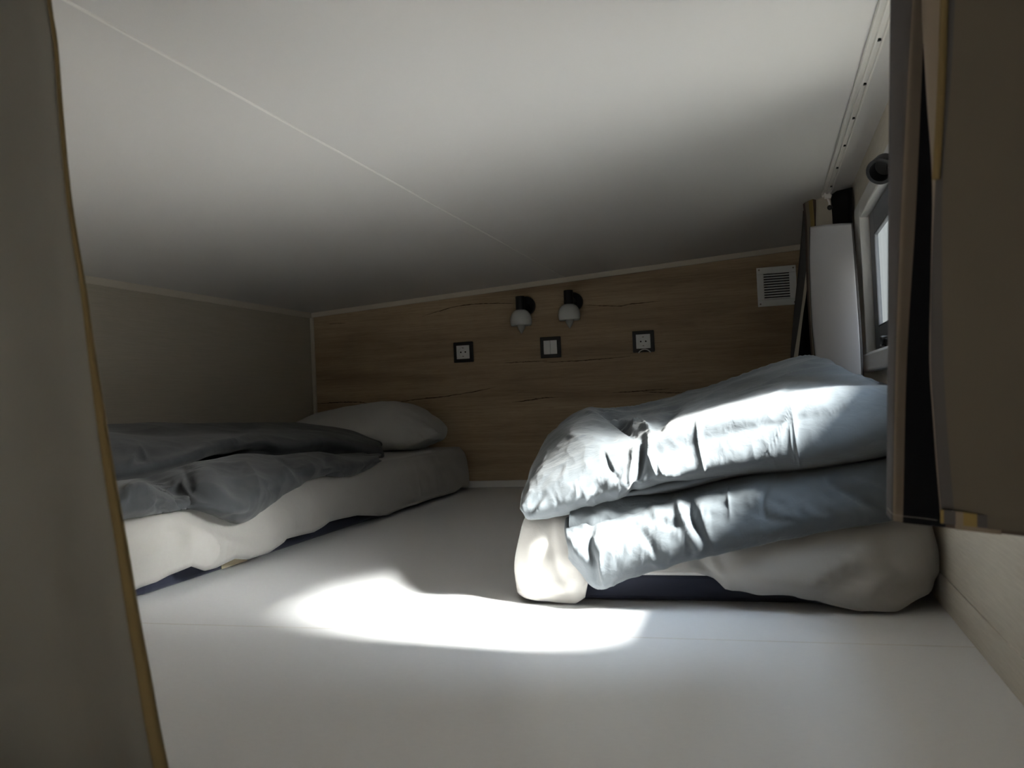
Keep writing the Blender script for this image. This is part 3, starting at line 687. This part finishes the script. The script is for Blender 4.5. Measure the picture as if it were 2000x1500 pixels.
CRU = [  # front and top of the upper layer
 ([(1228, 866), (1290, 838), (1370, 815), (1460, 795), (1560, 775), (1640, 763), (1735, 757)], 0.006, 13, 'r'),
 ([(1225, 868), (1190, 862), (1150, 856), (1110, 852)], 0.006, 9, 'r'),
 ([(1256, 862), (1252, 890), (1245, 925), (1236, 962)], -0.014, 9, 'g'), ([(1243, 868), (1238, 905), (1230, 950)], 0.009, 7, 'r'),
 ([(1268, 858), (1266, 885), (1275, 912), (1282, 930)], 0.006, 6, 'r'), ([(1285, 905), (1297, 926), (1330, 928)], 0.006, 7, 'r'), ([(1262, 930), (1290, 945), (1330, 940)], -0.004, 9, 'g'),
 ([(1362, 822), (1366, 870), (1376, 922)], 0.0045, 4, 'r'), ([(1545, 798), (1520, 850), (1488, 900)], 0.0035, 5, 'r'), ([(1547, 798), (1553, 850), (1563, 915)], 0.0035, 5, 'r'),
 ([(1543, 830), (1546, 870), (1553, 900)], 0.002, 2.5, 'r'), ([(1690, 768), (1660, 785), (1610, 815)], 0.003, 6, 'r'), ([(1180, 885), (1192, 915), (1208, 935)], -0.004, 4, 'g'),
 ([(1148, 806), (1186, 822), (1212, 842), (1232, 862)], 0.012, 8, 'r'), ([(1176, 808), (1206, 826), (1236, 852)], -0.022, 11, 'g'), ([(1194, 806), (1226, 826), (1270, 840)], 0.008, 6, 'r'),
 ([(1248, 822), (1238, 836), (1229, 852)], 0.010, 6, 'r'), ([(1248, 822), (1262, 833), (1276, 847)], 0.009, 5, 'r'), ([(1282, 846), (1298, 824), (1330, 796)], -0.012, 11, 'g'), ([(1295, 838), (1312, 818), (1345, 796)], 0.006, 7, 'r'),
 ([(1110, 840), (1150, 840), (1205, 856)], 0.003, 12, 'r'),
 ([(1150, 985), (1165, 955), (1178, 950)], -0.006, 8, 'g'), ([(1205, 975), (1210, 950), (1225, 938)], 0.004, 9, 'r'),
 ([(1340, 800), (1440, 770), (1560, 742)], 0.003, 9, 'r'), ([(1400, 790), (1500, 760), (1600, 745)], -0.003, 10, 'g'), ([(1480, 770), (1560, 750), (1650, 745)], 0.003, 8, 'r'), ([(1450, 745), (1530, 728), (1600, 722)], 0.003, 9, 'r'),
 ([(1500, 735), (1580, 722), (1640, 732)], -0.003, 9, 'g'), ([(1300, 800), (1350, 785), (1420, 765)], 0.003, 8, 'r'),
 ([(1010, 1008), (1025, 985), (1045, 960)], 0.004, 6, 'r'), ([(1022, 1010), (1040, 990), (1060, 965)], -0.005, 6, 'g'), ([(1035, 1012), (1050, 995), (1064, 980)], 0.004, 5, 'r'),
]+scatter(46, (1030, 900, 1230, 1000), 105, 35, 40, 0.0013, 6, 3)+scatter(14, (1260, 860, 1480, 930), 60, 50, 40, 0.0007, 7, 4)+scatter(14, (1300, 740, 1660, 800), -18, 14, 80, 0.0022, 8, 5)
U = folds(U, CRU, SG)
# lower layer, hanging over the front of the mattress
hA = PL([(1106, 1082, 1.428), (1132, 1115, 1.418), (1166, 1150, 1.408), (1232, 1129, 1.403), (1330, 1100, 1.398), (1400, 1084, 1.398), (1500, 1061, 1.403), (1600, 1043, 1.408), (1735, 1021, 1.413), (1800, 1011, 1.413)])
hB0 = PL([(1104, 1065, 1.411), (1136, 1088, 1.394), (1178, 1115, 1.381), (1240, 1098, 1.376), (1340, 1068, 1.374), (1420, 1052, 1.376), (1520, 1030, 1.378), (1610, 1015, 1.386), (1735, 995, 1.396), (1800, 985, 1.396)])
hB = PL([(1101, 1045, 1.423), (1140, 1050, 1.403), (1190, 1062, 1.39), (1250, 1050, 1.388), (1350, 1022, 1.386), (1450, 1000, 1.388), (1540, 985, 1.39), (1640, 970, 1.398), (1735, 955, 1.403), (1800, 950, 1.408)])
hC = PL([(1100, 1011, 1.458), (1150, 1001, 1.448), (1250, 986, 1.438), (1350, 961, 1.433), (1450, 933, 1.433), (1560, 918, 1.433), (1640, 908, 1.438), (1735, 893, 1.443), (1800, 886, 1.443)])
hD = [np.array([p[0], p[1]+0.10, max(0.168, min(p[2]+0.01, 0.19))]) for p in hC]; hE = zset(hC, 0.42, 0.186); hF = zset(hC, 0.42, 0.172); hG = [np.array([p[0], 1.50, 0.182]) for p in hA]; hH = [np.array([p[0], 1.424, 0.156]) for p in hA]
hI = [np.array([p[0], 1.424, p[2]+0.03]) for p in hA]
Lw = loft([hA, hB0, hB, hC, hD, hE, hF, hG, hH, hI], 380, 200, True)
Lw = taper_ends(Lw, 6, 6)
N0 = grid_normals(Lw, False, True); cen = Lw.mean(1, keepdims=True); SL = 1 if ((Lw-cen)*N0).sum() > 0 else -1
def dL(P):
    Q = rotz(P, 0.2, 0.5)
    d = 0.006*nz(P, (5, 4, 7), 31.0)+0.003*(ridged(Q, (12, 6, 8), 34.0, 2.5)-0.5)
    d += 0.0022*(ridged(rotz(P, 0.0, 0.8), (30, 18, 18), 37.0, 2.0)-0.6)+0.0009*(ridged(rotz(P, 0, -0.5), (60, 40, 48), 39.0, 2)-0.6)
    return d*np.clip((1.47-P[:, 1])/0.04, 0.0, 1)
Lw = displace(Lw, dL, True, SL)
CRL = [([(1325, 975), (1332, 1005), (1348, 1040), (1362, 1068)], 0.008, 9, 'g'), ([(1345, 975), (1352, 1012), (1372, 1050)], -0.010, 9, 'g'), ([(1368, 990), (1378, 1030), (1394, 1068)], 0.006, 8, 'r'),
 ([(1422, 955), (1424, 985), (1426, 1012)], 0.004, 3.5, 'r'), ([(1470, 965), (1500, 995), (1535, 1012)], 0.004, 5, 'r'), ([(1500, 952), (1490, 980), (1497, 1010)], -0.004, 6, 'g'), ([(1440, 985), (1500, 1010), (1560, 1020)], -0.003, 7, 'g'),
 ([(1165, 1140), (1160, 1105), (1148, 1065), (1156, 1030)], -0.009, 9, 'g'), ([(1182, 1142), (1174, 1112), (1172, 1080)], 0.006, 6, 'r'), ([(1170, 1148), (1190, 1135), (1200, 1145)], 0.004, 5, 'r'),
 ([(1115, 1050), (1125, 1075), (1142, 1098)], 0.005, 7, 'r'), ([(1640, 935), (1690, 948), (1735, 970)], 0.010, 10, 'r'), ([(1620, 948), (1680, 975), (1735, 1002)], -0.009, 11, 'g'), ([(1560, 930), (1620, 955), (1690, 1000)], 0.005, 9, 'r'),
 ([(1230, 1010), (1290, 1030), (1345, 1055)], 0.003, 6, 'r'), ([(1280, 1085), (1270, 1062), (1250, 1040)], -0.003, 6, 'g'), ([(1205, 1010), (1260, 1015), (1320, 1028)], -0.002, 6, 'g')
]+scatter(34, (1130, 990, 1420, 1110), 62, 45, 44, 0.0011, 6, 6)+scatter(20, (1380, 960, 1720, 1050), 25, 30, 60, 0.0020, 7, 7)
Lw = folds(Lw, CRL, SL)
def rest(g, sg, cond, lim):                              # the hidden underside lies on the sheet
    N = grid_normals(g, False, True)*sg; V = np.array([0, 0, CAM_Z])-g; hid = (N*V).sum(2)/np.linalg.norm(V, axis=2) < -0.1
    m = hid & cond(g) & (g[..., 2] < lim); g[..., 2] = np.where(m, lim, g[..., 2])
for g, sg in ((U, SG), (Lw, SL)):
    g[..., 0] = np.minimum(g[..., 0], XR-0.014); rest(g, sg, lambda q: q[..., 1] > 1.46, 0.172)
o = link('duvet', grid_mesh('duvet', [(U, True, True), (Lw, True, True)]), 'duvet_light', None, True)
tag(o, 'pale blue-grey duvet folded in two on the right-hand bed, sunlit along its front', 'duvet', 'duvets')

# left bed
t = thing('mattress', (-1.47, 2.4, 0), 'navy mattress under the left-hand bed, with a pale paper label on its side', 'mattress', 'mattresses')
NX0, NX1, NY0, NY1 = -1.795, -1.150, 1.40, 3.328
rounded_slab('base', NX0, NX1, NY0, NY1, 0.001, 0.060, 0.06, 'mattress_navy', t)
rounded_slab('top_layer', NX0, NX1, NY0, NY1, 0.060, 0.148, 0.06, 'mattress_white', t, 0.03)
q0, q1 = atX(435, 1122, NX1+0.004), atX(484, 1106, NX1+0.004)
bm = bmesh.new(); box(bm, NX1+0.0005, NX1+0.0035, q0[1], q1[1], 0.003, 0.019); o = from_bm('care_label', bm, 'label_paper', t); o['label'] = 'small pale rectangular label'
under(t)
rim = [(-1.60, 3.345), (-1.30, 3.345), (-1.19, 3.335), (-1.142, 3.29), (-1.130, 3.2), (-1.128, 2.8), (-1.126, 2.4), (-1.124, 2.0), (-1.122, 1.7), (-1.124, 1.50), (-1.145, 1.405), (-1.21, 1.372), (-1.4, 1.370), (-1.75, 1.370)]
HL = [(258, 1150), (316, 1150), (352, 1123), (383, 1105), (406, 1113), (433, 1108), (469, 1090), (496, 1092), (531, 1080), (570, 1052), (628, 1039), (660, 1019), (714, 1006), (750, 1007), (773, 1006)]
hy = []; hz = []
for x_, y_ in HL:
    q = atX(x_, y_, -1.082); hy.append(q[1]); hz.append(max(0.004, q[2]))
hy += [2.62, 2.9, 3.1, 3.2, 3.26, 3.345]; hz += [0.016, 0.014, 0.012, 0.020, 0.008, 0.010]
def hemL(p):
    if p[0] < -1.2: return 0.012
    return interp(p[1], hy, hz)
def bulL(p):
    if p[0] < -1.2: return 0.006
    return interp(p[1], [1.38, 1.5, 1.62, 1.8, 2.1, 2.6, 3.1, 3.3], [0.012, 0.03, 0.02, 0.024, 0.014, 0.010, 0.010, 0.010])
G = sheet('s', rim, hemL, bulL, 0.163, -1.47, 1.6, 3.1, None, 0.006, 12.4, cp=1)
# long soft folds near the foot of the bed
G = folds(G, [([(330, 1022), (352, 1055), (318, 1100), (280, 1140)], -0.0125, 16, 'g'), ([(345, 1025), (395, 1048), (420, 1075), (408, 1100)], 0.015, 10, 'r'), ([(375, 1020), (430, 1052), (500, 1078)], 0.01, 12, 'r'),
 ([(400, 1018), (460, 1040), (520, 1050)], -0.0075, 14, 'g'), ([(240, 1045), (300, 1030), (372, 1002)], 0.0075, 7, 'r'), ([(240, 1062), (300, 1048), (345, 1030)], -0.00625, 9, 'g'), ([(250, 1090), (300, 1075), (340, 1062)], 0.005, 9, 'r'),
 ([(440, 1100), (520, 1072), (600, 1035)], 0.005, 8, 'r'), ([(560, 985), (575, 1020), (570, 1045)], -0.00375, 16, 'g'), ([(700, 930), (712, 965), (705, 1000)], 0.005, 14, 'r'), ([(640, 950), (655, 985), (650, 1015)], -0.005, 14, 'g'),
 ([(770, 985), (820, 975), (890, 950)], 0.005, 8, 'r'), ([(880, 900), (895, 925), (905, 945)], -0.00375, 10, 'g')], sgs(G), False)
G[..., 2] = np.maximum(G[..., 2], 0.0025)
o = link('bed_sheet', grid_mesh('bed_sheet', [(G, False, False)]), 'sheet_white', None, True)
md = o.modifiers.new('solidify', 'SOLIDIFY'); md.thickness = 0.0015; md.offset = 1
tag(o, 'white sheet hanging over the side of the left-hand mattress, under the dark duvet', 'bed sheet', 'bed sheets')

# pillow at the head of the left bed
def XL_(l): return [atX(x, y, X) for x, y, X in l]
us = np.linspace(0, 1, 15); xs = -1.79+us*(0.625)
topz = np.interp(xs, [-1.79, -1.745, -1.65, -1.50, -1.40, -1.29, -1.22, -1.172, -1.16], [0.27, 0.292, 0.325, 0.350, 0.355, 0.338, 0.298, 0.262, 0.235])
botz = np.interp(xs, [-1.79, -1.5, -1.25, -1.165], [0.172, 0.170, 0.172, 0.205])
rows = []
for k in range(12):
    a = 2*math.pi*k/12; row = []
    for x_, zt_, zb_ in zip(xs, topz, botz):
        e = math.sqrt(max(0.02, 1-abs((x_+1.478)/0.325)**3)); zc = (zt_+zb_)/2; hz_ = (zt_-zb_)/2
        ca, sa = math.cos(a), math.sin(a); ca = math.copysign(abs(ca)**0.8, ca); sa_ = math.copysign(abs(sa)**0.85, sa)
        row.append((x_, 3.115+0.20*e*ca+0.03*sa_, zc+hz_*sa_))
    rows.append(row)
Pw = loft(rows, 150, 130, True); Pw = taper_ends(Pw, 3, 3)
N0 = grid_normals(Pw, False, True); SP = 1 if ((Pw-Pw.mean(1, keepdims=True))*N0).sum() > 0 else -1
def dP(P):
    edge = np.clip((P[:, 0]+1.32)/0.12, 0, 1)
    return 0.007*nz(P, (7, 7, 7), 51.0)+0.004*(ridged(rotz(P, 0.5, 0.4), (10, 10, 8), 53.0, 3)-0.4)+0.004*edge*(ridged(rotz(P, 0, -0.3), (10, 14, 34), 57.0, 2)-0.5)
Pw = displace(Pw, dP, True, SP); 
Pw = folds(Pw, [([(815, 822), (840, 838), (858, 850)], 0.006, 8, 'r'), ([(800, 835), (830, 852), (850, 858)], -0.008, 9, 'g'), ([(840, 835), (850, 848), (852, 862)], 0.008, 6, 'r'), ([(770, 850), (810, 862), (845, 864)], -0.006, 8, 'g'),
 ([(720, 800), (740, 830), (735, 862)], 0.004, 16, 'r'), ([(640, 815), (690, 808), (740, 822)], -0.004, 16, 'g'), ([(760, 805), (780, 830), (800, 845)], 0.004, 10, 'r')]+scatter(14, (770, 800, 855, 865), 35, 40, 35, 0.003, 6, 12), SP)
Pw[..., 1] = np.minimum(Pw[..., 1], YB-0.018)
Pw[..., 2] = np.maximum(Pw[..., 2], 0.171)
o = link('pillow', grid_mesh('pillow', [(Pw, True, True)]), 'pillow_white', None, True)
tag(o, 'white pillow at the head of the left-hand bed, against the oak wall', 'pillow')

# dark duvet folded on the left bed: upper layer
uA = XL_([(205, 950, -1.32), (297, 931, -1.30), (344, 913, -1.29), (414, 888, -1.30), (500, 875, -1.32), (550, 887, -1.28), (628, 876, -1.28), (690, 890, -1.25), (735, 893, -1.24), (750, 893, -1.235)])
uB = XL_([(200, 925, -1.29), (290, 912, -1.27), (344, 896, -1.265), (414, 872, -1.275), (500, 861, -1.30), (560, 868, -1.265), (632, 860, -1.26), (692, 870, -1.235), (738, 880, -1.225), (752, 886, -1.225)])
uC = XL_([(200, 885, -1.33), (290, 880, -1.32), (350, 872, -1.33), (414, 856, -1.35), (500, 848, -1.37), (560, 848, -1.35), (632, 845, -1.32), (690, 855, -1.28), (736, 868, -1.25), (752, 876, -1.235)])
uD = XL_([(195, 850, -1.48), (300, 846, -1.50), (414, 842, -1.52), (520, 836, -1.52), (590, 836, -1.48), (648, 841, -1.42), (695, 850, -1.35), (735, 864, -1.28), (752, 872, -1.245)])
uE = XL_([(195, 834, -1.70), (300, 831, -1.70), (414, 829, -1.68), (531, 826, -1.62), (589, 828, -1.57), (648, 834, -1.48), (699, 845, -1.38), (734, 860, -1.295), (752, 870, -1.25)])
def zs(row, dx, z): return [np.array([max(p[0]+dx, XL+0.03), p[1]+0.03, z]) for p in row]
uF = zs(uE, -0.09, 0.23); uG = zs(uE, -0.06, 0.185); uH = [np.array([p[0]-0.12, p[1], max(0.19, p[2]-0.01)]) for p in uA]
U2 = loft([uA, uB, uC, uD, uE, uF, uG, uH], 320, 170, True)
def sgn(Gx): 
    n = grid_normals(Gx, False, True); return 1 if ((Gx-Gx.mean(1, keepdims=True))*n).sum() > 0 else -1
U2 = taper_ends(U2, 4, 12); s2 = sgn(U2)
def dU2(P):
    Q = rotz(P, -0.3, 0.2)
    d = 0.009*nz(P, (6, 5, 8), 71.0)+0.004*(ridged(Q, (8, 4, 7), 74.0, 2)-0.4)+0.001*(ridged(rotz(P, 0.6), (22, 14, 20), 77.0, 2)-0.6)
    return d
U2 = displace(U2, dU2, True, s2)
U2 = folds(U2, [([(250, 910), (262, 891), (273, 874)], 0.012, 7, 'r'), ([(273, 874), (282, 886), (287, 897)], 0.008, 6, 'r'), ([(262, 905), (275, 898), (290, 899)], -0.006, 8, 'g'),
 ([(405, 868), (449, 860), (477, 852), (514, 835)], 0.010, 8, 'r'), ([(420, 876), (465, 866), (500, 850)], -0.010, 10, 'g'), ([(430, 855), (470, 845), (500, 832)], -0.006, 9, 'g'), ([(215, 924), (293, 910), (395, 890)], 0.008, 9, 'r'),
 ([(225, 890), (300, 886), (380, 872)], -0.006, 12, 'g'), ([(520, 850), (580, 862), (640, 855)], 0.005, 9, 'r'), ([(560, 838), (620, 842), (680, 858)], -0.005, 9, 'g'), ([(640, 850), (690, 862), (735, 872)], 0.004, 8, 'r')]
 +scatter(18, (220, 840, 700, 900), -12, 22, 90, 0.0018, 10, 8), s2)
# lower layer with its hanging lumps
lA = XL_([(205, 1022, -1.124), (270, 1008, -1.124), (324, 1002, -1.114), (367, 995, -1.104), (406, 1000, -1.089), (437, 1016, -1.084), (465, 1023, -1.084), (492, 1014, -1.089), (512, 996, -1.099), (540, 976, -1.104), (570, 958, -1.109), (621, 932, -1.114), (683, 930, -1.114), (718, 917, -1.119), (742, 902, -1.134)])
lB = XL_([(205, 1000, -1.099), (270, 990, -1.094), (324, 984, -1.099), (360, 984, -1.104), (400, 985, -1.074), (440, 995, -1.049), (470, 1003, -1.044), (495, 992, -1.054), (520, 972, -1.069), (550, 955, -1.079), (580, 938, -1.089), (625, 917, -1.094), (683, 913, -1.099), (718, 905, -1.104), (744, 896, -1.129)])
lC = XL_([(205, 972, -1.114), (270, 958, -1.114), (324, 955, -1.134), (350, 958, -1.154), (395, 950, -1.104), (440, 955, -1.069), (480, 955, -1.064), (510, 940, -1.074), (540, 925, -1.089), (570, 914, -1.104), (600, 907, -1.114), (640, 900, -1.124), (690, 900, -1.114), (720, 896, -1.119), (746, 890, -1.134)])
lD = XL_([(205, 955, -1.20), (270, 943, -1.20), (324, 935, -1.21), (370, 920, -1.21), (420, 898, -1.21), (500, 885, -1.22), (560, 890, -1.22), (630, 884, -1.20), (690, 893, -1.18), (725, 890, -1.17), (747, 887, -1.165)])
lE = [np.array([p[0]-0.14, p[1]+0.02, max(0.20, min(0.215, p[2]))]) for p in lD]; lF = [np.array([-1.55, p[1], 0.205]) for p in lD]; lG = [np.array([-1.55, p[1], 0.182]) for p in lD]
lH = [np.array([-1.22, p[1], 0.183]) for p in lA]; lI = [np.array([-1.112, p[1], min(max(p[2]+0.02, 0.12), 0.178)]) for p in lA]
L2 = loft([lA, lB, lC, lD, lE, lF, lG, lH, lI], 340, 170, True); L2 = taper_ends(L2, 4, 10); s3 = sgn(L2)
def dL2(P):
    w = np.clip((P[:, 0]+1.30)/0.08, 0, 1)
    return w*(0.008*nz(P, (7, 6, 8), 91.0)+0.005*(ridged(rotz(P, 0.4, 0.3), (10, 7, 8), 94.0, 2)-0.5)+0.0014*(ridged(rotz(P, -0.5, 0.5), (26, 20, 22), 97.0, 2)-0.6))
L2 = displace(L2, dL2, True, s3)
L2 = folds(L2, [([(285, 934), (332, 949), (352, 968), (365, 984)], -0.017, 13, 'g'), ([(374, 950), (368, 966), (364, 984)], -0.009, 9, 'g'), ([(340, 940), (360, 955), (378, 975)], 0.010, 8, 'r'),
 ([(363, 934), (395, 924), (430, 940)], 0.012, 20, 'g'), ([(440, 995), (462, 986), (485, 990)], 0.010, 14, 'g'), ([(442, 1009), (466, 1008), (490, 1000)], -0.007, 6, 'g'),
 ([(533, 897), (552, 915), (582, 945)], 0.010, 8, 'r'), ([(550, 895), (575, 912), (600, 940)], -0.008, 12, 'g'), ([(636, 892), (640, 905), (630, 925)], -0.010, 9, 'g'), ([(600, 900), (612, 915), (606, 935)], 0.006, 8, 'r'),
 ([(240, 983), (250, 960), (268, 952), (305, 949)], 0.010, 7, 'r'), ([(285, 990), (303, 976), (328, 982)], 0.010, 7, 'r'), ([(305, 977), (312, 990), (325, 996)], -0.008, 7, 'g'), ([(250, 985), (270, 972), (290, 965)], -0.008, 8, 'g'),
 ([(420, 930), (450, 950), (470, 980)], -0.006, 14, 'g'), ([(480, 905), (500, 935), (505, 970)], 0.007, 12, 'r'), ([(510, 950), (530, 955), (548, 962)], -0.008, 8, 'g'), ([(650, 905), (690, 912), (730, 900)], 0.005, 8, 'r')]
 +scatter(26, (350, 900, 640, 1000), 50, 60, 50, 0.0016, 9, 9)+scatter(10, (230, 950, 350, 1000), -20, 40, 40, 0.003, 7, 10), s3)
for g, sg in ((U2, s2), (L2, s3)):
    g[..., 0] = np.maximum(g[..., 0], XL+0.02); rest(g, sg, lambda q: q[..., 0] < -1.22, 0.183)
o = link('duvet', grid_mesh('duvet', [(U2, True, True), (L2, True, True)]), 'duvet_dark', None, True)
tag(o, 'dark grey duvet heaped in folds on the left-hand bed', 'duvet', 'duvets')

# ------------------------------------------------------------------ light
def look(o, d): o.rotation_euler = Vector(d).to_track_quat('-Z', 'Y').to_euler()
sun = bpy.data.lights.new('sun', 'SUN'); so = bpy.data.objects.new('sun', sun); COL.objects.link(so)
sun.energy = 48.0; sun.angle = math.radians(14); sun.color = (1.0, 0.96, 0.90); so.location = (3, 0.8, 3)
look(so, (-1.0, 0.27, -0.80))
def portal(name, loc, d, sx, sy):
    l = bpy.data.lights.new(name, 'AREA'); l.shape = 'RECTANGLE'; l.size = sx; l.size_y = sy; l.cycles.is_portal = True
    p = bpy.data.objects.new(name, l); COL.objects.link(p); p.location = loc; look(p, d)
portal('window_portal', (XR+0.035, (WY0+WY1)/2, (WZ0+WZ1)/2), (-1, 0, 0), WY1-WY0, WZ1-WZ0)
portal('front_portal', ((FX0+FX1)/2, YF-0.09, (FZ0+FZ1)/2), (0, 1, 0), FX1-FX0, FZ1-FZ0)
W = bpy.data.worlds.new('world'); S.world = W; W.use_nodes = True; nt = W.node_tree
bg = nt.nodes['Background']; tc = nd(nt, 'ShaderNodeTexCoord'); sp = nd(nt, 'ShaderNodeSeparateXYZ')
nt.links.new(tc.outputs['Generated'], sp.inputs[0])
c = ramp(nt, sp.outputs['Z'], [(0.0, (1.0, 0.95, 0.90)), (0.45, (0.98, 0.965, 0.95)), (0.72, (0.72, 0.84, 1.0))])
dt = nd(nt, 'ShaderNodeVectorMath', operation='DOT_PRODUCT'); nt.links.new(tc.outputs['Generated'], dt.inputs[0])
dt.inputs[1].default_value = Vector((1.0, -0.2, 0.85)).normalized()
mx = nd(nt, 'ShaderNodeMath', operation='MAXIMUM'); nt.links.new(dt.outputs['Value'], mx.inputs[0]); mx.inputs[1].default_value = 0
pw = nd(nt, 'ShaderNodeMath', operation='POWER'); nt.links.new(mx.outputs[0], pw.inputs[0]); pw.inputs[1].default_value = 14
ml = nd(nt, 'ShaderNodeMath', operation='MULTIPLY_ADD'); nt.links.new(pw.outputs[0], ml.inputs[0]); ml.inputs[1].default_value = 18.0
hz_ = nd(nt, 'ShaderNodeMapRange'); nt.links.new(sp.outputs['Z'], hz_.inputs['Value'])
hz_.inputs['From Min'].default_value = 0.15; hz_.inputs['From Max'].default_value = 0.5; hz_.inputs['To Min'].default_value = 0.5; hz_.inputs['To Max'].default_value = 3.0   # low sky dimmed to keep light off the left bed, then open sky
d2 = nd(nt, 'ShaderNodeVectorMath', operation='DOT_PRODUCT'); nt.links.new(tc.outputs['Generated'], d2.inputs[0])
d2.inputs[1].default_value = Vector((1.0, -0.22, 0.37)).normalized()   # low bright lobe added to light the foot of the left bed
m2 = nd(nt, 'ShaderNodeMath', operation='MAXIMUM'); nt.links.new(d2.outputs['Value'], m2.inputs[0]); m2.inputs[1].default_value = 0
p2 = nd(nt, 'ShaderNodeMath', operation='POWER'); nt.links.new(m2.outputs[0], p2.inputs[0]); p2.inputs[1].default_value = 90
q2 = nd(nt, 'ShaderNodeMath', operation='MULTIPLY_ADD'); nt.links.new(p2.outputs[0], q2.inputs[0]); q2.inputs[1].default_value = 60.0; nt.links.new(hz_.outputs[0], q2.inputs[2])
nt.links.new(q2.outputs[0], ml.inputs[2])
nt.links.new(c, bg.inputs['Color']); nt.links.new(ml.outputs[0], bg.inputs['Strength'])   # sky, brighter around the sun

S.view_settings.view_transform = 'Standard'; S.view_settings.look = 'None'; S.view_settings.exposure = 1.58; S.view_settings.gamma = 1.0
S.view_settings.use_curve_mapping = False
S.cycles.use_denoising = True
S.cycles.max_bounces = 14; S.cycles.diffuse_bounces = 8; S.cycles.transparent_max_bounces = 12
S.cycles.sample_clamp_indirect = 40
